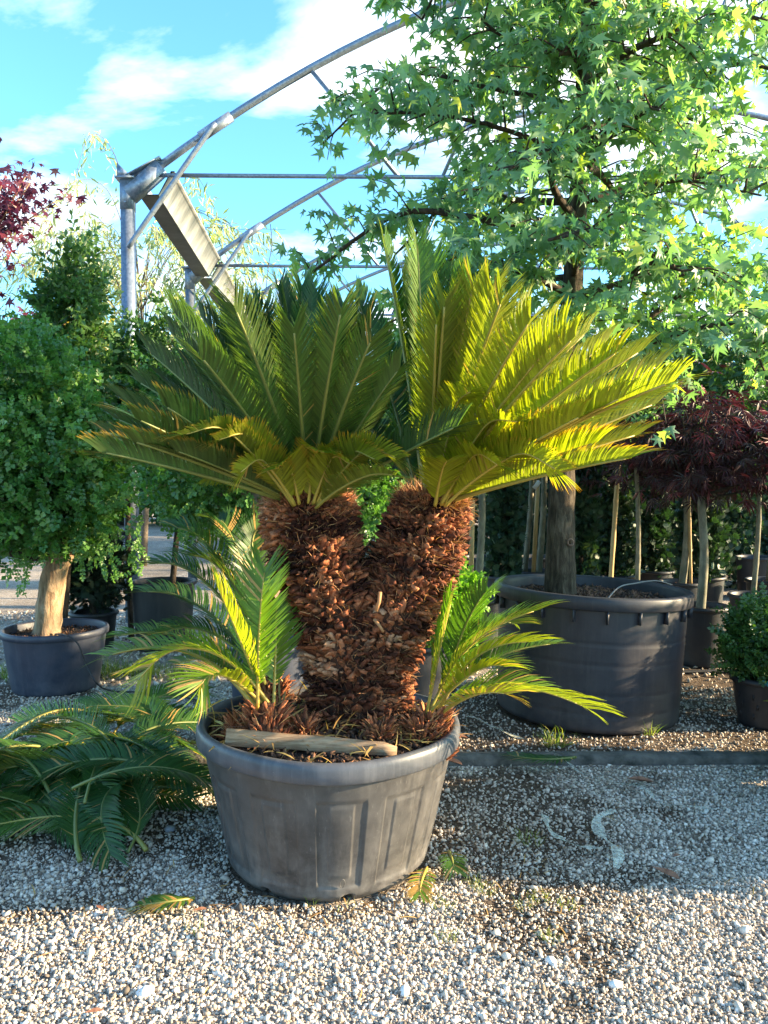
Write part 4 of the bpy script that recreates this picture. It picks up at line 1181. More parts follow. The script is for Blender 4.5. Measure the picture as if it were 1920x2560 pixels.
def fan(n=7, w=0.06, spread=70, droop=0.2):
    v, f = [], []
    for i in range(n):
        a = math.radians(-spread + 2 * spread * i / (n - 1))
        l = 1.0 - 0.25 * abs(i - (n - 1) / 2) / ((n - 1) / 2)
        d = A(math.sin(a), math.cos(a), 0); s_ = A(d[1], -d[0], 0)
        k = len(v)
        v.extend([A(0, 0, 0), d * l * .5 + s_ * w - UP * droop * .2, d * l - UP * droop * l, d * l * .5 - s_ * w - UP * droop * .2])
        f.extend([[k, k + 1, k + 2], [k, k + 2, k + 3]])
    return np.array(v), np.array(f)
LACE = fan(7, 0.05, 80, 0.35)
SPRAY = fan(5, 0.11, 38, -0.05)

def blob_points(blobs, n, q, shell=0.55):
    """points spread through a union of ellipsoids, thicker towards the outside"""
    vol = np.array([b[1][0] * b[1][1] * b[1][2] for b in blobs]) ** 0.75
    pick = q.choice(len(blobs), n, p=vol / vol.sum())
    c = np.array([b[0] for b in blobs], float)[pick]; r = np.array([b[1] for b in blobs], float)[pick]
    d = rnd_dirs(n, q)
    rad = (shell + (1 - shell) * q.random(n)) * (1 + 0.16 * q.normal(size=n))
    lump = 0.66 + 0.68 * fbm(d[:, 0] * 2.2 + pick * 3.1, d[:, 2] * 2.2 + d[:, 1] * 1.7, 3)
    p = c + d * r * (rad * lump)[:, None]
    out = nrm(d / r)
    return p, out
def foliage(blobs, n, tmpl, size, mat, name='crown', parent=None, origin=A(0, 0, 0), seed=0, up=0.4, jitter=0.7, shell=0.5, droop=None, tone=None, kind=None):
    q = np.random.default_rng(seed)
    p, out = blob_points(blobs, n, q, shell)
    Yd = nrm(out + UP * up + jitter * q.normal(size=(n, 3)))
    X, Y, Z = axes_from(Yd, out * 0.5 + UP * 0.7 + 0.5 * q.normal(size=(n, 3)))
    sc = size * (0.65 + 0.7 * q.random(n))
    V, F = scatter(tmpl[0], tmpl[1], p - origin, X, Y, Z, sc)
    k = len(tmpl[0])
    cl = fbm(p[:, 0] * 4 + p[:, 1] * 2.3, p[:, 2] * 4 + 7, 3)
    r_ = np.clip(0.55 * q.random(n) + 0.9 * (cl - 0.28), 0, 1)
    r_ = np.clip(np.repeat(r_, k) + 0.15 * (q.random(n * k) - 0.5), 0, 1)
    return mk(name, [(V, F)], M[mat], parent, attrs={'rnd': [r_]}, kind=kind)
def limbs_to(points, start, r0, r1, q, n=7):
    parts = []
    for p in points:
        p = np.asarray(p, float)
        m = (start + p) / 2 + A(*(q.normal(size=3) * 0.06)) * np.linalg.norm(p - start)
        parts.append(tube(spline([start, m, p], n), np.linspace(r0, r1, n), 6))
    return parts
def rel(parts, o):
    return [(V - o, F) for V, F in parts]

# ------------------------------------------------------------------ big charcoal pot with the sweetgum tree
def big_pot():
    e = empty('plant_pot', BIG_C, 'large round charcoal plastic tub holding the sweetgum tree', 'plant pot')
    h = 0.83
    wp = [(0.001, 0.004), (0.56, 0.004), (0.583, 0.02)]
    for t in np.linspace(0.03, 1, 60):
        z = 0.02 + (h - 0.08 - 0.02) * t
        r = 0.583 + 0.022 * t
        for gz in (0.12, 0.24, 0.42, 0.55):
            r -= 0.0045 * math.exp(-((z - gz) / 0.006) ** 2)
        wp.append((r, z))
    mk('wall', [lathe(wp, 128)], M['pot_big'], e, True)
    rp = [(0.600, 0.745), (0.632, 0.748), (0.638, 0.755), (0.638, 0.815), (0.632, 0.826), (0.62, 0.83), (0.598, 0.829), (0.588, 0.822), (0.584, 0.80), (0.575, 0.68)]
    rim = mk('rim', [lathe(rp, 128)], M['pot_big'], e, True)
    for k in range(20):
        a = (k + 0.35) * 2 * math.pi / 20
        v, f = box((0, 0, 0), (0.034, 0.010, 0.075))
        R = np.array([[math.cos(a), -math.sin(a), 0], [math.sin(a), math.cos(a), 0], [0, 0, 1]])
        mk('rib', [((v + A(0.617, 0, 0.711)) @ R.T, f)], M['pot_big'], e)
    mk('soil', [soil_disc(0.582, 0.73, 0.05, 0.0)], M['soil'], e, True)
    ch, tn = chips(1500, 0.57, 0.74, 0.015, 0.028, 9)
    mk('bark_chips', [ch], M['chip'], e, attrs={'rnd': [np.clip(tn * 1.1, 0, 1)]}, kind='stuff')
    e.rotation_euler = (0, math.radians(2.2), 0.1)
big_pot()
tp = [P(1505, 1490, 4.75) + A(0, 0, 0.0), P(1545, 1470, 4.85), P(1590, 1458, 5.0), P(1640, 1452, 5.25), P(1680, 1462, 5.45)]
tp[0][2] = 0.74
o = mk('drip_tube', [tube(spline(tp, 24) - tp[0], 0.005, 6)], M['tube_grey'], smooth=True, loc=tp[0])
tag(o, 'thin grey drip tube bowed inside the charcoal tub', 'tube')

def sweetgum():
    q = np.random.default_rng(33)
    o0 = A(1.17, 5.08, 0.70)
    e = empty('sweetgum_tree', o0, 'tall sweetgum tree with star shaped leaves growing in the charcoal tub', 'tree')
    tr = spline([(1.17, 5.08, 0.66), (1.17, 5.08, 0.80), (1.175, 5.09, 1.3), (1.19, 5.1, 2.0), (1.24, 5.1, 2.8), (1.29, 5.1, 3.7), (1.33, 5.1, 4.6), (1.36, 5.1, 5.6), (1.38, 5.12, 6.5)], 60)
    rad = np.interp(np.linspace(0, 1, 60), [0, 0.04, 0.12, 0.25, 0.5, 1], [0.135, 0.120, 0.104, 0.088, 0.066, 0.02])
    tk = mk('trunk', [(tube(tr, rad, 20, True, 0.10)[0] - o0, tube(tr, rad, 20)[1])], M['bark_dark'], e, True)
    th = np.linspace(0, 2 * math.pi, 17)
    kc = P(1426, 1356, 4.985)
    mk('knot', [tube(np.stack([kc[0] + 0.018 * np.cos(th), kc[1] + 0 * th, kc[2] + 0.02 * np.sin(th)], 1) - o0, 0.007, 5, False)], M['bark_pink'], tk, True)
    limb_parts = []
    Lp, Ld = [], []
    nl = 58
    for k in range(nl):
        z = 2.05 + 4.1 * (k / nl)
        az = k * 2.39996 + 0.9
        Lm = (1.75 - 0.16 * (z - 2.05)) * (0.82 + 0.3 * q.random())
        dx, dy = math.cos(az), math.sin(az)
        if dy < 0: Lm *= 1 - 0.48 * (-dy)
        if dx > 0: Lm *= 1.10
        if dx < -0.5 and z > 3.4: Lm *= 1.12
        if dx < -0.3 and z < 3.0: Lm *= 0.82
        if dx < -0.2 and z > 4.9: Lm *= 0.72
        if dx < -0.4 and z < 2.5: Lm *= 0.8
        i = int(np.argmin(np.abs(tr[:, 2] - z)))
        s = tr[i]
        rise = 0.20 + 0.25 * q.random()
        pts = spline([s, s + A(dx, dy, 0) * Lm * 0.33 + UP * rise * 0.55 * Lm * 0.5, s + A(dx, dy, 0) * Lm * 0.68 + UP * rise * Lm * 0.42 + 0.07 * q.normal(size=3), s + A(dx, dy, 0) * Lm + UP * (rise * 0.25 - 0.05) * Lm + 0.08 * q.normal(size=3)], 14)
        limb_parts.append(tube(pts, np.linspace(0.026, 0.007, 14) * (0.8 + 0.5 * q.random()), 7, True, 0.2))
        for j in range(16):
            t = 0.24 + 0.76 * (j + q.random()) / 16
            f = min(12.99, t * 13); ii = int(f)
            c = pts[ii] * (1 - (f - ii)) + pts[ii + 1] * (f - ii)
            side = nrm(A(-dy, dx, 0) * (1 if j % 2 else -1) + A(dx, dy, 0) * 0.6 + UP * (0.1 + 0.45 * q.normal()))
            tl = (0.24 + 0.30 * q.random()) * (1.15 - 0.4 * t)
            tw = spline([c, c + side * tl * 0.5 + UP * 0.03, c + side * tl - UP * 0.06], 6)
            limb_parts.append(tube(tw, np.linspace(0.007, 0.0025, 6), 4, False))
            for m in range(16):
                u = 0.15 + 0.85 * (m + q.random()) / 16
                ff = min(4.99, u * 5); kk = int(ff)
                pp = tw[kk] * (1 - (ff - kk)) + tw[kk + 1] * (ff - kk)
                pd = nrm(side * 0.4 + rnd_dirs(1, q)[0])
                pp = pp + pd * (0.03 + 0.05 * q.random())
                Lp.append(pp); Ld.append(nrm(pd * 0.55 + side * 0.3 - UP * (0.55 + 0.4 * q.random()) + 0.3 * q.normal(size=3)))
    mk('limbs', rel(limb_parts, o0), M['bark_limb'], e, True)
    Lp, Ld = np.array(Lp), np.array(Ld)
    # one low sprig that hangs past the palm crown
    ex = np.array([P(1672, 1062, 4.3), P(1660, 1075, 4.32), P(1650, 1090, 4.33)])
    ex_d = np.array([(0.4, -0.3, -1), (-0.2, -0.2, -1), (-0.6, -0.3, -0.8)])
    stub = [P(1640, 930, 4.8), P(1655, 1000, 4.5), P(1665, 1058, 4.3)]
    mk('limbs', rel([tube(spline(stub, 8), np.linspace(0.006, 0.003, 8), 4)], o0), M['bark_limb'], e, True)
    Lp = np.vstack([Lp, ex]); Ld = np.vstack([Ld, nrm(ex_d)])
    n = len(Lp)
    sz = 0.097 * (0.62 + 0.6 * q.random(n))
    Z = nrm(rnd_dirs(n, q) * 0.9 + A(0.25, -0.45, 0.65))
    X, Y, Z = axes_from(Ld, Z)
    tone = np.clip(q.random(n), 0, 1)
    # the 300 leaves that show largest become single leaves
    rel_p = Lp - A(0, 0, CAM_H)
    px = 960 + FPX * rel_p[:, 0] / rel_p[:, 1]; py = 1210 - FPX * rel_p[:, 2] / rel_p[:, 1]
    vis = (px > 20) & (px < 1900) & (py > 20) & (py < 1100)
    score = np.where(vis, sz / rel_p[:, 1], 0)
    one = np.argsort(-score)[:300]
    star2 = star_v * A(0.92, 1.05, 1); star2[:, 2] = -0.55 * np.abs(star2[:, 0]) - 0.25 * (star2[:, 1] - 0.3) ** 2
    star3 = star_v * A(1.05, 0.95, 1); star3[:, 2] = 0.30 * star3[:, 0] - 0.5 * np.maximum(0, star3[:, 1] - 0.4) + 0.1 * np.abs(star3[:, 0])
    shapes = [star_v, star2, star3]
    mes = [mesh_data('leaf', [(sv, star_f)], M['amber_leaf_obj']) for sv in shapes]
    mask = np.ones(n, bool); mask[one] = False
    for i in one:
        o = link('leaf', mes[i % 3], e)
        mt = Matrix([[X[i][r], Y[i][r], Z[i][r], 0] for r in range(3)] + [[0, 0, 0, 1]])
        o.matrix_local = Matrix.Translation(Vector(Lp[i] - o0)) @ mt @ Matrix.Scale(sz[i], 4)
    prt, tns = [], []
    for j in range(3):
        mj = mask & (np.arange(n) % 3 == j)
        prt.append(scatter(shapes[j], star_f, Lp[mj] - o0, X[mj], Y[mj], Z[mj], sz[mj])); tns.append(np.repeat(tone[mj], 11))
    mk('foliage', prt, M['amber_leaf'], e, attrs={'rnd': tns}, kind='stuff')
sweetgum()

# ------------------------------------------------------------------ pollarded privet in the blue black pot
LPOT = A(-2.42, 5.62, 0)
simple_pot('plant_pot', LPOT, 0.30, 0.355, 0.45, M['pot_blue'], 'blue black nursery pot holding the pollarded privet with pale trunk', lip=0.016, lip_h=0.05, n=72, ribs=14, soil_drop=0.06, nchips=400)
def privet_tree():
    q = np.random.default_rng(8)
    o0 = A(-2.46, 5.62, 0.36)
    e = empty('privet_tree', o0, 'pollarded privet tree with thick pale trunk in the blue black pot', 'tree')
    tr = spline([(-2.49, 5.62, 0.34), (-2.46, 5.62, 0.6), (-2.42, 5.62, 0.85), (-2.36, 5.62, 1.0)], 16)
    V, F = tube(tr, np.linspace(0.098, 0.085, 16), 18, True, 0.14)
    mk('trunk', [(V - o0, F)], M['bark_pale'], e, True)
    lp = limbs_to([(-2.85, 5.5, 1.12), (-2.2, 5.6, 1.55), (-2.6, 5.7, 1.7), (-2.05, 5.75, 1.35), (-2.45, 5.5, 2.2), (-2.8, 5.6, 1.9)], A(-2.38, 5.62, 0.97), 0.05, 0.02, q)
    lp += limbs_to([(-2.85, 5.55, 1.9)], A(-2.84, 5.5, 1.10), 0.018, 0.01, q)
    mk('limbs', rel(lp, o0), M['bark_limb'], e, True)
    B = [((-2.55, 5.62, 1.75), (0.75, 0.6, 0.62)), ((-2.32, 5.62, 1.60), (0.42, 0.5, 0.50)), ((-2.80, 5.55, 1.40), (0.55, 0.5, 0.42)), ((-2.35, 5.5, 1.30), (0.45, 0.45, 0.28)), ((-2.65, 5.6, 2.25), (0.42, 0.40, 0.45))]
    foliage(B, 4400, SPRIG, 0.125, 'privet', 'crown', e, o0, 1, up=0.25)
    # shoots that hang below the crown
    pts, dirs = [], []
    for (px, py, L) in [(45, 1420, .28), (255, 1370, .30), (330, 1380, .32), (215, 1400, .2), (110, 1370, .2), (355, 1330, .34), (60, 1390, .25), (280, 1400, .25)]:
        p = P(px, py - 40, 5.35)
        for k in range(9):
            pts.append(p - UP * L * k / 9 + 0.012 * q.normal(size=3)); dirs.append(nrm(A(0.1, 0, -0.8) + 0.35 * q.normal(size=3)))
    pts, dirs = np.array(pts), np.array(dirs)
    X, Y, Z = axes_from(dirs, rnd_dirs(len(pts), q))
    V, F = scatter(SPRIG[0], SPRIG[1], pts - o0, X, Y, Z, 0.085)
    mk('hanging_shoots', [(V, F)], M['privet'], e, attrs={'rnd': [np.clip(0.55 + 0.4 * q.random(len(V)), 0, 1)]}, kind='stuff')
privet_tree()
cb = [P(140, 1585, 5.45), P(165, 1580, 5.27), P(195, 1610, 5.24), P(215, 1660, 5.24), P(245, 1712, 5.22), gpt(285, 1728, 0.02), gpt(340, 1730, 0.02), gpt(385, 1738, 0.02), gpt(365, 1748, 0.02), gpt(330, 1738, 0.02), gpt(420, 1735, 0.02), gpt(490, 1750, 0.02)]
cb[1][2] = 0.455
o = mk('irrigation_hose', [tube(spline(cb, 60) - cb[0], 0.006, 6)], M['rubber'], smooth=True, loc=cb[0])
tag(o, 'thin black irrigation hose running down the blue black pot onto gravel', 'hose')

# ------------------------------------------------------------------ greenhouse frame
def greenhouse():
    o0 = A(-2.69, 8.18, 0)
    e = empty('greenhouse_frame', o0, 'bare galvanised steel greenhouse frame with arched roof tubes and gutter', 'greenhouse frame')
    bays = [(-2.69 - 0.065 * 3.5 * k, 8.18 + 3.5 * k, 4.68 + 0.05 * k) for k in range(6)]
    def arch_pts(x0, y0, z0, n=40):
        t = np.linspace(0, 1, n)
        x = x0 + 0.27 + t * 12.84
        xa = x0 + 0.27 + 6.42
        return np.stack([x, np.full(n, y0), z0 + 0.10 + 2.35 * (1 - ((xa - x) / 6.42) ** 2)], 1)
    for k, (x0, y0, z0) in enumerate(bays):
        for side in (0, 1):
            xp = x0 if side == 0 else x0 + 13.38
            p = mk('post', rel([box((xp, y0, z0 / 2), (0.125, 0.105, z0))], o0), M['galv'], e)
            mk('post_cap', rel([box((xp, y0, z0 - 0.16), (0.132, 0.112, 0.30)), box((xp - 0.01, y0, z0 + 0.012), (0.20, 0.17, 0.018))], o0), M['galv'], p)
            for bz in (0.10, 0.24):
                v, f = lathe([(0.001, 0.0), (0.014, 0.0), (0.012, 0.008), (0.001, 0.010)], 8)
                v = np.stack([v[:, 0], -v[:, 2], v[:, 1]], 1)
                mk('bolt', rel([(v + A(xp - 0.01, y0 - 0.056, z0 - bz), f)], o0), M['galv'], p)
        ap = arch_pts(x0, y0, z0)
        ar = mk('arch', rel([tube(ap, 0.040, 10)], o0), M['galv'], e, True)
        sgn = A(x0 + 0.10, y0, z0 - 0.06)
        mk('bracket', rel([bar(A(x0 + 0.02, y0, z0 - 0.16), A(x0 + 0.36, y0, z0 + 0.14), 0.13, 0.15), bar(A(x0 - 0.02, y0, z0 + 0.02), A(x0 + 0.36, y0, z0 + 0.22), 0.16, 0.012)], o0), M['galv'], e)
        # knee brace, tie bar, web struts
        j = int(np.argmin(np.abs(ap[:, 0] - (x0 + 0.92))))
        br = mk('brace', rel([tube([A(x0 + 0.02, y0 - 0.075, z0 - 0.72), A(x0 + 0.06, y0 - 0.075, z0 - 0.66), ap[j] + A(-0.03, -0.075, -0.05), ap[j] + A(0.02, -0.075, 0.0)], [0.024, 0.030, 0.030, 0.024], 8)], o0), M['galv'], e, True)
        cl = ap[j - 1:j + 2] * 0.5 + ap[j] * 0.5
        mk('clamp', rel([tube(cl, 0.056, 10)], o0), M['galv'], br, True)
        mk('tie_bar', rel([tube([A(x0 + 0.30, y0 - 0.03, z0 + 0.045), A(x0 + 6.7, y0 - 0.03, z0 + 0.0), A(x0 + 13.1, y0 - 0.03, z0 + 0.04)], 0.023, 8)], o0), M['galv'], e, True)
        for (xa_, xb_) in ((1.95, 2.85), (4.2, 3.3), (6.4, 5.4), (6.9, 7.9)):
            j = int(np.argmin(np.abs(ap[:, 0] - (x0 + xa_))))
            mk('web_strut', rel([bar(ap[j], A(x0 + xb_, y0, z0 + 0.03), 0.036, 0.036)], o0), M['galv'], e)
    # gutter troughs between the frames
    for k in range(5):
        (xa, ya, za), (xb, yb, zb) = bays[k], bays[k + 1]
        sec = [(0.06, 0.06), (0.09, -0.20), (0.30, -0.20), (0.44, 0.04), (0.47, 0.04), (0.47, 0.055), (0.43, 0.055), (0.295, -0.188), (0.10, -0.188), (0.075, 0.06)]
        def sect(x0, y0, z0): return np.array([(x0 + s[0], y0, z0 + s[1] + 0.08) for s in sec])
        V = np.stack([sect(xa, ya + 0.09, za), sect(xb, yb - 0.02, zb)])
        F = grid_faces(2, 10, True)
        gt = mk('gutter', rel([(V.reshape(-1, 3), F[[0, 2, 3, 4, 5, 6, 7, 8, 9]])], o0), M['sheet'], e)
        mk('gutter_base', rel([(V.reshape(-1, 3), F[[1]])], o0), M['gutter_shaded'], gt)
    # pointed end plate on the first post
    x0, y0, z0 = bays[0]
    v = np.array([(x0 - 0.09, y0 - 0.07, z0 + 0.02), (x0 + 0.06, y0 - 0.07, z0 + 0.02), (x0 - 0.09, y0 - 0.07, z0 + 0.16)])
    v = np.vstack([v, v + A(0, 0.014, 0)])
    mk('end_plate', rel([(v, [np.array([[0, 1, 2], [5, 4, 3]]), np.array([[0, 3, 4, 1], [1, 4, 5, 2], [2, 5, 3, 0]])])], o0), M['galv'], e)
greenhouse()
wp_ = [P(676, 560, 11.55), P(680, 610, 11.5), P(672, 660, 11.5), P(665, 720, 11.5)]
o = mk('dangling_wire', [tube(spline(wp_, 16) - wp_[0], 0.006, 5)], M['rubber'], loc=wp_[0])
tag(o, 'thin dark wire dangling from the second greenhouse arch', 'wire')

# ------------------------------------------------------------------ trees behind on the left
def red_maple():
    q = np.random.default_rng(14)
    o0 = A(-3.95, 6.9, 0)
    e = empty('red_maple', o0, 'purple leaved maple with pale branches rising behind the pollarded privet', 'tree')
    tr = spline([(-3.95, 6.9, 0), (-3.9, 6.9, 1.5), (-3.75, 6.85, 2.8), (-3.5, 6.8, 4.0)], 20)
    parts = [tube(tr, np.linspace(0.05, 0.012, 20), 8)]
    lp, ld = [], []
    for k in range(26):
        i = 9 + int(10 * k / 26)
        s = tr[min(i, 19)]
        az = q.random() * 6.283
        L = 0.45 + 0.45 * q.random()
        t_ = s + A(math.cos(az) * L, math.sin(az) * L * 0.8, 0.35 + 0.4 * q.random())
        c = spline([s, (s + t_) / 2 + A(0, 0, -0.05), t_], 8)
        parts.append(tube(c, np.linspace(0.013, 0.004, 8), 5))
        for m in range(110):
            u = 0.2 + 0.85 * q.random()
            lp.append(s + (t_ - s) * u + 0.10 * q.normal(size=3)); ld.append(nrm(rnd_dirs(1, q)[0] + A(0, -0.1, -0.55)))
    mk('trunk', rel(parts, o0), M['bark_pale'], e, True)
    lp, ld = np.array(lp), np.array(ld)
    X, Y, Z = axes_from(ld, rnd_dirs(len(lp), q) + A(0.2, -0.4, 0.4))
    V, F = scatter(star_v * A(1.05, 0.95, 1), star_f, lp - o0, X, Y, Z, 0.075 * (0.6 + 0.7 * q.random(len(lp))))
    mk('crown', [(V, F)], M['maple_red'], e, attrs={'rnd': [np.repeat(q.random(len(lp)), 11)]})
red_maple()

blade_v = np.array([[0, 0, 0], [.09, .45, .02], [0, 1, -.05], [-.09, .45, .02]], float)
blade_f = np.array([[0, 1, 2], [0, 2, 3]])
def willow(name, o0, spots, label, seed, mat='willow', L0=1.5, trunk_h=3.2, size=0.10, nb=34):
    q = np.random.default_rng(seed)
    e = empty(name, o0, label, 'tree')
    tr = spline([o0, o0 + A(0.1, 0, trunk_h * 0.5), o0 + A(0.0, 0, trunk_h)], 14)
    parts = [tube(tr, np.linspace(0.07, 0.02, 14), 7)]
    lp, ld = [], []
    for k in range(nb):
        s = tr[6 + k % 8]
        az = q.random() * 6.283; L = L0 * (0.6 + 0.6 * q.random())
        d = A(math.cos(az), math.sin(az), 0)
        pts = spline([s, s + d * L * 0.35 + UP * L * (0.45 + 0.3 * q.random()), s + d * L * 0.8 + UP * L * (0.5 + 0.3 * q.random()), s + d * L * 1.1 + UP * L * (0.10 + 0.4 * q.random())], 18)
        parts.append(tube(pts, np.linspace(0.009, 0.0025, 18), 4, False))
        for m in range(110):
            f = 4 + 12.9 * q.random(); i = int(f)
            b = pts[i] * (1 - f + i) + pts[i + 1] * (f - i)
            hang = 0.25 * q.random() ** 2
            lp.append(b + 0.05 * q.normal(size=3) - UP * hang); ld.append(nrm(d * 0.3 + 0.5 * q.normal(size=3) - UP * 0.7))
    mk('branches', rel(parts, o0), M['twig'], e)
    lp, ld = np.array(lp), np.array(ld)
    X, Y, Z = axes_from(ld, rnd_dirs(len(lp), q))
    V, F = scatter(blade_v, blade_f, lp - o0, X, Y, Z, size * (0.6 + 0.8 * q.random(len(lp))))
    mk('crown', [(V, F)], M[mat], e, attrs={'rnd': [np.repeat(q.random(len(lp)), 4)]})
willow('willow_tree', A(-4.4, 14.0, 0), None, 'feathery pale willow with thin arching twigs behind the first greenhouse post', 3, L0=2.4, trunk_h=5.0, nb=80, size=0.17)
willow('willow_tree', A(8.3, 13.0, 0), None, 'feathery willow seen through gaps beyond the sweetgum tree', 5, L0=2.2, trunk_h=5.0, nb=36)

def shrub(name, o0, blobs, n, tmpl, size, mat, label, cat, seed, trunk=None, bark='bark_limb', tr_r=0.03, group=None, up=0.4, shell=0.5):
    q = np.random.default_rng(seed + 900)
    o0 = np.asarray(o0, float)
    e = empty(name, o0, label, cat, group)
    top = np.asarray(trunk if trunk is not None else blobs[0][0], float)
    parts = [tube(spline([o0 - UP * 0.02, (o0 + top) / 2 + 0.02 * q.normal(size=3), top], 10), np.linspace(tr_r, tr_r * 0.7, 10), 9, True, 0.12)]
    mk('trunk', rel(parts, o0), M[bark], e, True)
    br = limbs_to([A(*b[0]) + rnd_dirs(1, q)[0] * np.array(b[1]) * 0.5 for b in blobs for _ in range(3)], top, tr_r * 0.5, tr_r * 0.15, q)
    mk('limbs', rel(br, o0), M[bark], e, True)
    foliage(blobs, n, tmpl, size, mat, 'crown', e, o0, seed, up=up, shell=shell)
    return e
# laurels and evergreen shrubs rising behind the privet
shrub('laurel_bush', (-2.75, 6.5, 0), [((-2.62, 6.5, 2.75), (0.24, 0.24, 0.62)), ((-2.55, 6.5, 3.15), (0.14, 0.14, 0.35)), ((-2.8, 6.5, 2.3), (0.4, 0.35, 0.4))], 1300, SPRIG_L, 0.15, 'olive_leaf', 'upright evergreen laurel with cone shaped top above the privet crown', 'shrub', 41)
shrub('laurel_bush', (-2.45, 7.4, 0), [((-2.40, 7.4, 2.5), (0.22, 0.22, 0.50)), ((-2.05, 7.4, 2.70), (0.20, 0.2, 0.50)), ((-2.1, 7.4, 2.2), (0.5, 0.4, 0.5))], 1300, SPRIG_L, 0.16, 'olive_leaf', 'upright evergreen laurel growing against the first greenhouse post', 'shrub', 42)
sh1 = A(-2.02, 7.0, 0)
simple_pot('plant_pot', sh1, 0.24, 0.28, 0.62, M['pot_dark'], 'black pot behind the steel post holding a leafy privet bush', nchips=60)
shrub('privet_bush', sh1 + A(0.08, 0, 0.56), [((-1.62, 6.9, 2.05), (0.68, 0.5, 0.62)), ((-1.30, 6.7, 1.60), (0.48, 0.4, 0.42)), ((-1.68, 6.8, 1.5), (0.40, 0.4, 0.32))], 3400, SPRIG, 0.12, 'privet', 'leafy privet bush behind the steel post with rounded green crown', 'shrub', 43, trunk=A(-1.8, 6.95, 1.5))
shrub('conifer_bush', (-2.66, 7.0, 0.30), [((-2.66, 7.0, 0.78), (0.29, 0.30, 0.40))], 2200, SPRAY, 0.085, 'dark_shrub', 'dark round conifer bush standing behind the blue black pot', 'shrub', 44)
simple_pot('plant_pot', A(-2.66, 7.0, 0), 0.17, 0.20, 0.34, M['pot_dark'], 'small black pot under the dark round conifer', nchips=30)
shrub('golden_conifer', (-3.85, 10.0, 0), [((-3.85, 10.0, 3.30), (0.40, 0.4, 0.42)), ((-3.70, 10.0, 2.8), (0.6, 0.5, 0.6)), ((-4.1, 10.0, 2.7), (0.5, 0.5, 0.7))], 2600, SPRAY, 0.13, 'yellow', 'golden yellow conifer glowing behind the laurel and first greenhouse post', 'shrub', 45)
# pom-pom privet behind the palm stems
pc = A(-0.64, 4.42, 0)
simple_pot('plant_pot', pc + A(-0.02, 0, 0), 0.20, 0.235, 0.60, M['pot_blue'], 'dark pot half hidden behind the palm stems with pinkish trunk', nchips=80)
shrub('privet_tree', pc + A(0.02, 0, 0.54), [((-1.0, 4.6, 1.62), (0.45, 0.40, 0.36)), ((-0.35, 4.65, 1.75), (0.5, 0.4, 0.40)), ((-0.12, 4.55, 1.42), (0.20, 0.25, 0.20)), ((-0.5, 4.7, 2.15), (0.55, 0.4, 0.3)), ((-1.15, 4.9, 1.40), (0.30, 0.3, 0.2))], 3300, SPRIG, 0.095, 'privet', 'privet tree with pinkish brown trunk standing behind the palm stems', 'tree', 46, trunk=A(-0.72, 4.45, 1.45), bark='bark_pink', tr_r=0.085)
# small fan palm pot behind the right pup
pf_ = A(0.19, 4.55, 0)
simple_pot('plant_pot', pf_, 0.19, 0.22, 0.57, M['pot_dark'], 'dark slotted pot behind the right flank of the palm', nchips=40)
shrub('leafy_bush', pf_ + A(0.02, 0, 0.52), [((0.30, 4.5, 0.86), (0.22, 0.2, 0.24)), ((0.42, 4.45, 0.78), (0.16, 0.16, 0.16))], 700, SPRIG, 0.09, 'fern', 'bright green leafy bush between the palm stem and charcoal tub', 'shrub', 47)

# ------------------------------------------------------------------ nursery rows on the right
def conifer(x, d, z0, h, r, label, seed, n=2000, mat='thuja', group=None, size=0.085):
    B = [((x, d, z0 + h * (k + 0.5) / 5), (r * (1.0, 1.08, 1.0, .85, .55)[k], r * (1.0, 1.08, 1.0, .85, .55)[k], h / 5 * 0.95)) for k in range(5)]
    return shrub('conifer', (x, d, z0 - 0.06), B, n, SPRAY, size, mat, label, 'conifer', seed, trunk=A(x, d, z0 + h * 0.85), tr_r=0.022, group=group, up=1.1, shell=0.35)
def stake(name, a, b, r, mat, label, cat, nodes=0):
    a, b = np.asarray(a, float), np.asarray(b, float)
    t = np.linspace(0, 1, 3 + nodes * 3)
    pts = a + (b - a) * t[:, None]
    rr = np.full(len(t), r)
    if nodes: rr[2::3] = r * 1.14
    o = mk(name, [tube(pts - a, rr, 8)], M[mat], smooth=True, loc=a)
    tag(o, label, cat)
    return o
def sapling(o0, top, r, label, seed, bark='bark_grey'):
    q = np.random.default_rng(seed)
    o0, top = np.asarray(o0, float), np.asarray(top, float)
    e = empty('sapling', o0, label, 'sapling')
    mid = (o0 + top) / 2 + A(0.02, 0, 0)
    c = spline([o0, mid, top], 24)
    rr = np.interp(np.linspace(0, 1, 24), [0, 1], [r, r * 0.75])
    rr[6::7] *= 1.12
    mk('trunk', rel([tube(c, rr, 9, True, 0.05)], o0), M[bark], e, True)
    foliage([(top + A(0, 0, 0.30), (0.35, 0.35, 0.35))], 260, SPRIG_L, 0.13, 'far_leaf', 'crown', e, o0, seed)
    return e
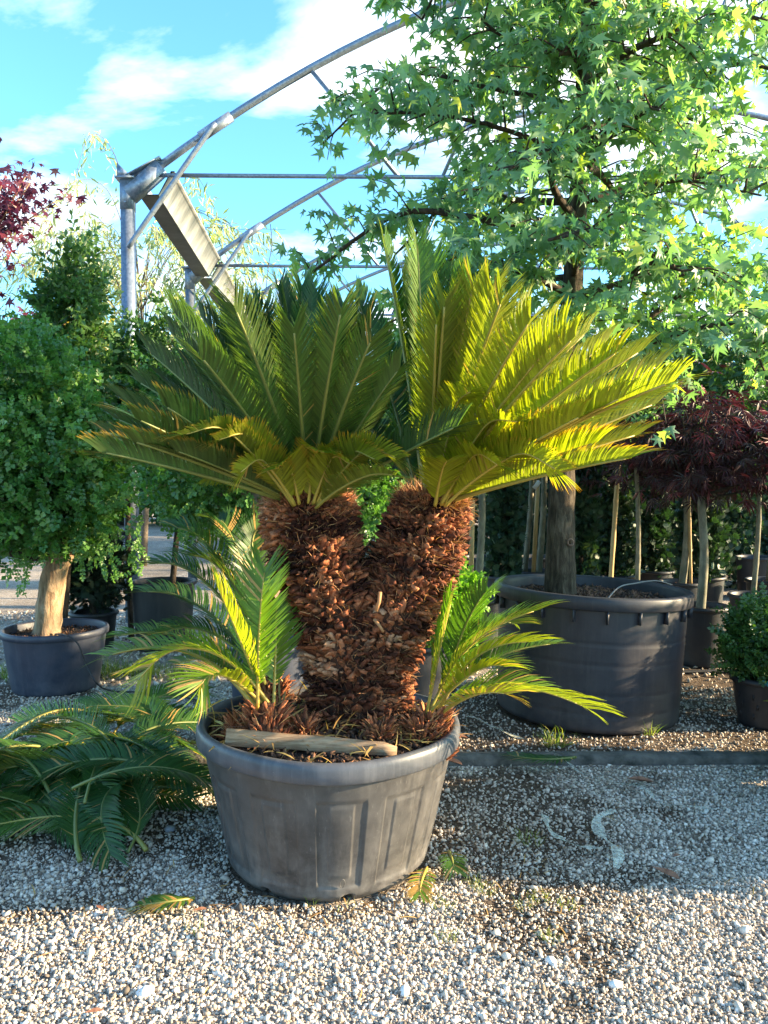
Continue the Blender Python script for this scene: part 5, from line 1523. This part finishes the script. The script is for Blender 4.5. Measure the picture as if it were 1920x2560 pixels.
def lace_maple(o0, trunk_top, dome_c, dome_r, label, seed, n=1000):
    q = np.random.default_rng(seed)
    o0, tt = np.asarray(o0, float), np.asarray(trunk_top, float)
    e = empty('laceleaf_maple', o0, label, 'tree')
    c = spline([o0, o0 * 0.5 + tt * 0.5 + A(0.03, 0, 0), tt], 16)
    mk('trunk', rel([tube(c, np.linspace(0.040, 0.030, 16), 9, True, 0.08)], o0), M['bark_grey'], e, True)
    ends = [A(*dome_c) + A(*dome_r) * rnd_dirs(1, q)[0] * 0.75 for _ in range(16)]
    mk('limbs', rel(limbs_to(ends, tt, 0.016, 0.005, q), o0), M['bark_limb'], e, True)
    p, out = blob_points([(dome_c, dome_r)], n, q, 0.35)
    p = p[p[:, 2] > dome_c[2] - dome_r[2] * (0.75 + 0.2 * q.random(len(p)))]; m = len(p)
    out = nrm(p - A(*dome_c))
    X, Y, Z = axes_from(nrm(out * A(1, 1, 0.2) - UP * 0.55 + 0.5 * q.normal(size=(m, 3))), UP * 0.8 + out * 0.5 + 0.4 * q.normal(size=(m, 3)))
    V, F = scatter(LACE[0], LACE[1], p - o0, X, Y, Z, 0.125 * (0.6 + 0.7 * q.random(m)))
    mk('crown', [(V, F)], M['lace_red'], e, attrs={'rnd': [np.repeat(np.clip(q.random(m) ** 1.2 + 0.1 * (out[:, 2] > 0.3), 0, 1), len(LACE[0]))]})
# potted laceleaf maples
PM = [((2.63, 6.35), 0.50, 0.215, (2.62, 6.35, 1.40), (2.70, 6.30, 1.80), (0.85, 0.70, 0.52), 'purple laceleaf maple in the low black pot beside the charcoal tub', 'low black pot under a slim leaning maple trunk'),
      ((3.02, 7.75), 0.52, 0.21, (3.05, 7.75, 1.55), (2.85, 7.75, 1.95), (0.95, 0.70, 0.60), 'purple laceleaf maple tied to a bamboo cane in a black pot', 'black pot holding the caned laceleaf maple'),
      ((3.98, 7.9), 0.52, 0.22, (3.98, 7.9, 1.5), (3.95, 7.8, 1.95), (0.75, 0.65, 0.60), 'purple laceleaf maple with straight grey trunk next to the box ball', 'black pot holding the straight grey maple trunk'),
      ((4.6, 6.4), 0.5, 0.22, (4.6, 6.4, 1.5), (4.6, 6.4, 2.0), (0.85, 0.8, 0.7), 'wide purple laceleaf maple added out of view to shade the row of box balls', 'black pot under the added shading maple')]  # this last maple is out of view, added to cast shade
for i, ((x, d), h, r, tt, dc, dr, lb, pl) in enumerate(PM):
    simple_pot('plant_pot', A(x, d, 0), r * 0.85, r, h, M['pot_dark'], pl, nchips=60)
    lace_maple((x, d, h - 0.08), tt, dc, dr, lb, 60 + i)
stake('bamboo_cane', (3.09, 7.70, 0.47), (3.06, 7.72, 1.6), 0.016, 'cane', 'bamboo cane tied along the maple trunk in a black pot', 'cane', 4)
stake('bamboo_cane', A(2.10, 7.2, -0.02), P(1546, 1160, 7.2), 0.022, 'cane', 'thick bamboo cane standing alone behind the charcoal tub', 'cane', 4)
stake('wooden_stake', A(1.62, 8.3, 0.48), P(1345, 1200, 8.3), 0.024, 'cane', 'orange brown wooden stake between two young trunks', 'stake')
stake('wooden_stake', A(0.755, 6.65, 0.43), P(1181, 1250, 6.65), 0.022, 'cane', 'orange brown stake just beside the palm crown and grey green sapling', 'stake')
tagp = P(1342, 1212, 8.272)
o = mk('plant_tag', [box((0, 0, 0), (0.10, 0.006, 0.045), np.array(Matrix.Rotation(-0.9, 3, 'Y')))], M['white'], loc=tagp)
tag(o, 'small white plant tag fixed near the top of the wooden stake', 'plant tag')
simple_pot('plant_pot', A(0.82, 6.75, 0), 0.18, 0.21, 0.50, M['pot_dark'], 'black pot holding the grey green sapling behind the palm', nchips=40)
sapling((0.82, 6.75, 0.44), P(1205, 1130, 6.75), 0.035, 'grey green knobbly sapling trunk rising behind the right palm crown', 71)
simple_pot('plant_pot', A(1.66, 8.45, 0), 0.19, 0.22, 0.55, M['pot_dark'], 'black pot holding the twin young trunks and wooden stake', nchips=40)
sapling((1.72, 8.5, 0.5), P(1362, 1100, 8.5), 0.038, 'grey young trunk standing right of the wooden stake', 72)
sapling((1.58, 8.6, 0.5), P(1333, 1100, 8.6), 0.034, 'pale young trunk standing left of the wooden stake', 73)
simple_pot('plant_pot', A(3.50, 7.25, 0), 0.18, 0.205, 0.46, M['pot_dark'], 'black pot holding a thin trunk between two laceleaf maples', nchips=40)
sapling((3.50, 7.25, 0.40), (3.54, 7.25, 1.75), 0.026, 'thin grey trunk rising between two laceleaf maples', 74)
simple_pot('plant_pot', A(2.50, 7.55, 0), 0.18, 0.205, 0.46, M['pot_dark'], 'black pot holding a thin trunk beside the lone bamboo cane', nchips=40)
sapling((2.50, 7.55, 0.40), (2.47, 7.55, 1.75), 0.026, 'thin grey trunk rising beside the lone bamboo cane', 75)
# conifers in pots
for i, (x, d, z0, h, r, lb) in enumerate([
        (1.27, 8.1, 0.48, 1.9, 0.17, 'slim thuja between the sapling and the sweetgum trunk'),
        (2.08, 8.1, 0.48, 2.0, 0.19, 'slim thuja just right of the sweetgum trunk'),
        (2.62, 8.7, 0.42, 1.5, 0.26, 'bushy dark conifer standing between bamboo canes'),
        (3.45, 8.3, 0.45, 1.5, 0.30, 'broad conifer standing between two maple trunks'),
        (3.28, 9.3, 0.40, 1.5, 0.22, 'narrow conifer behind the caned maple'),
        (2.35, 9.2, 0.45, 1.7, 0.20, 'narrow browning conifer left of the lone bamboo cane')]):
    simple_pot('plant_pot', A(x, d, 0), 0.19, 0.225, z0 + 0.06, M['pot_dark'], 'black pot under the ' + lb.split(' standing')[0].split(' between')[0].split(' just')[0].split(' behind')[0].split(' left')[0] + (' by the sapling' if i == 0 else ' by the sweetgum trunk' if i == 1 else ''), nchips=30)
    conifer(x, d, z0, h, r, lb, 80 + i)
# back rows of hedge conifers close the view
q = np.random.default_rng(90)
k = 0
for x in np.arange(-0.6, 9.5, 0.62):
    conifer(x + 0.1 * q.random(), 11.0 + 0.5 * q.random(), 0.06, 2.3 + 0.5 * q.random(), 0.40, 'tall dark hedge conifer in the back row behind the nursery pots', 100 + k, n=2300, mat='thuja', group='hedge conifers in the back row', size=0.092)
    k += 1
for i in range(9):
    simple_pot('plant_pot', A(0.6 + i * 0.72, 10.0 + 0.2 * q.random(), 0), 0.24, 0.27, 0.55, M['pot_dark'], 'empty looking black nursery pot lined up before the back hedge', 'pots lined up before the hedge', nchips=10, n=32)
# far trees
FT = [(-14, 30, 3.6, 3.4), (-9.5, 28, 3.0, 3.0), (-6, 32, 3.4, 3.2), (-2.5, 27, 3.2, 2.8), (1.5, 24, 5.0, 3.0), (4.5, 18, 4.8, 2.4), (7.2, 16, 5.2, 2.4), (10.5, 19, 6.0, 3.0), (14.5, 24, 7.0, 3.6), (-19, 34, 4.5, 4)]
for i, (x, d, h, r) in enumerate(FT):
    shrub('broadleaf_tree', (x, d, 0), [((x, d, h * 0.62), (r, r * 0.7, h * 0.42)), ((x - r * .5, d, h * 0.42), (r * .7, r * .6, h * .4)), ((x + r * .5, d, h * 0.48), (r * .7, r * .6, h * .42))], 1200, SPRIG_L, 0.50, 'far_leaf',
          'green broadleaf tree in the far background beyond the yard', 'tree', 200 + i, tr_r=0.14, group='far trees beyond the yard')
# clipped box balls in pots along the right edge
def box_ball(x, d, h, r, pot_r, label, plabel, seed, group=None, pgroup=None, squash=1.0):
    p = simple_pot('plant_pot', A(x, d, 0), pot_r * 0.82, pot_r, h, M['pot_dark'], plabel, pgroup, nchips=30)
    e = shrub('box_ball', (x, d, h - 0.07), [((x, d, h + r * squash * 0.86), (r, r, r * squash))], 2000 if seed == 300 else 900, SPRIG, 0.075 if seed == 300 else 0.10, 'box', label, 'shrub', seed, group=group)
    return p
p = box_ball(2.38, 4.75, 0.31, 0.235, 0.19, 'clipped round box ball with fresh tips at the edge of the yard', 'dark slotted pot marked thirty euros under the box ball', 300)
for k in range(5):
    for zz in (0.08, 0.14, 0.20):
        a = math.radians(-170 + 32 * k + (8 if zz == 0.14 else 0))
        rr = 0.19 * 0.82 + 0.19 * 0.18 * (zz / 0.28) + 0.0025
        v, f = box((0, 0, 0), (0.003, 0.012, 0.03))
        R = np.array([[math.cos(a), -math.sin(a), 0], [math.sin(a), math.cos(a), 0], [0, 0, 1]])
        mk('slot', [((v + A(rr, 0, zz)) @ R.T, f)], M['rubber'], p)
fc = bpy.data.curves.new('price_mark', 'FONT')
fc.body = '30 €'
fc.size = 0.05; fc.extrude = 0.0008; fc.materials.append(M['teal'])
ft = link('price_mark', fc)
bpy.context.view_layer.update()
fme = bpy.data.meshes.new_from_object(ft.evaluated_get(bpy.context.evaluated_depsgraph_get()))
bpy.data.objects.remove(ft)
fme.materials.clear(); fme.materials.append(M['teal'])
fo = link('price_mark', fme, p)
a = math.radians(-122)
fo.location = (0.2115 * math.cos(a), 0.2115 * math.sin(a), 0.288)
fo.rotation_euler = (math.pi / 2, 0, a + math.pi / 2)
for i, (x, d) in enumerate([(2.32, 3.08), (2.30, 3.55), (2.45, 4.02), (2.75, 3.30)]):  # unseen domes, added and kept low to throw shade over the gravel
    box_ball(x, d, 0.22, 0.25, 0.21, 'low clipped box dome added out of view to shade the gravel', 'dark pot under an added clipped box dome', 310 + i, 'clipped box domes added out of view', 'pots of the added box domes', 0.75)
shrub('laurel_bush', (3.35, 5.15, 0), [((3.35, 5.15, 0.95), (0.5, 0.5, 0.75)), ((3.4, 5.2, 1.6), (0.35, 0.35, 0.45))], 2200, SPRIG_L, 0.13, 'olive_leaf', 'broad laurel bush added out of view to shade the charcoal tub', 'shrub', 330)  # unseen bush, added to keep the tub out of the sun
# flat pipe and film behind the low pot
pp = [A(1.95, 5.95, 0.02), A(2.6, 6.02, 0.02), A(3.4, 6.05, 0.02)]
o = mk('irrigation_pipe', [tube(spline(pp, 20) - pp[0], 0.016, 8)], M['rubber'], smooth=True, loc=pp[0])
tag(o, 'black irrigation pipe lying along the foot of the low black pot', 'pipe')
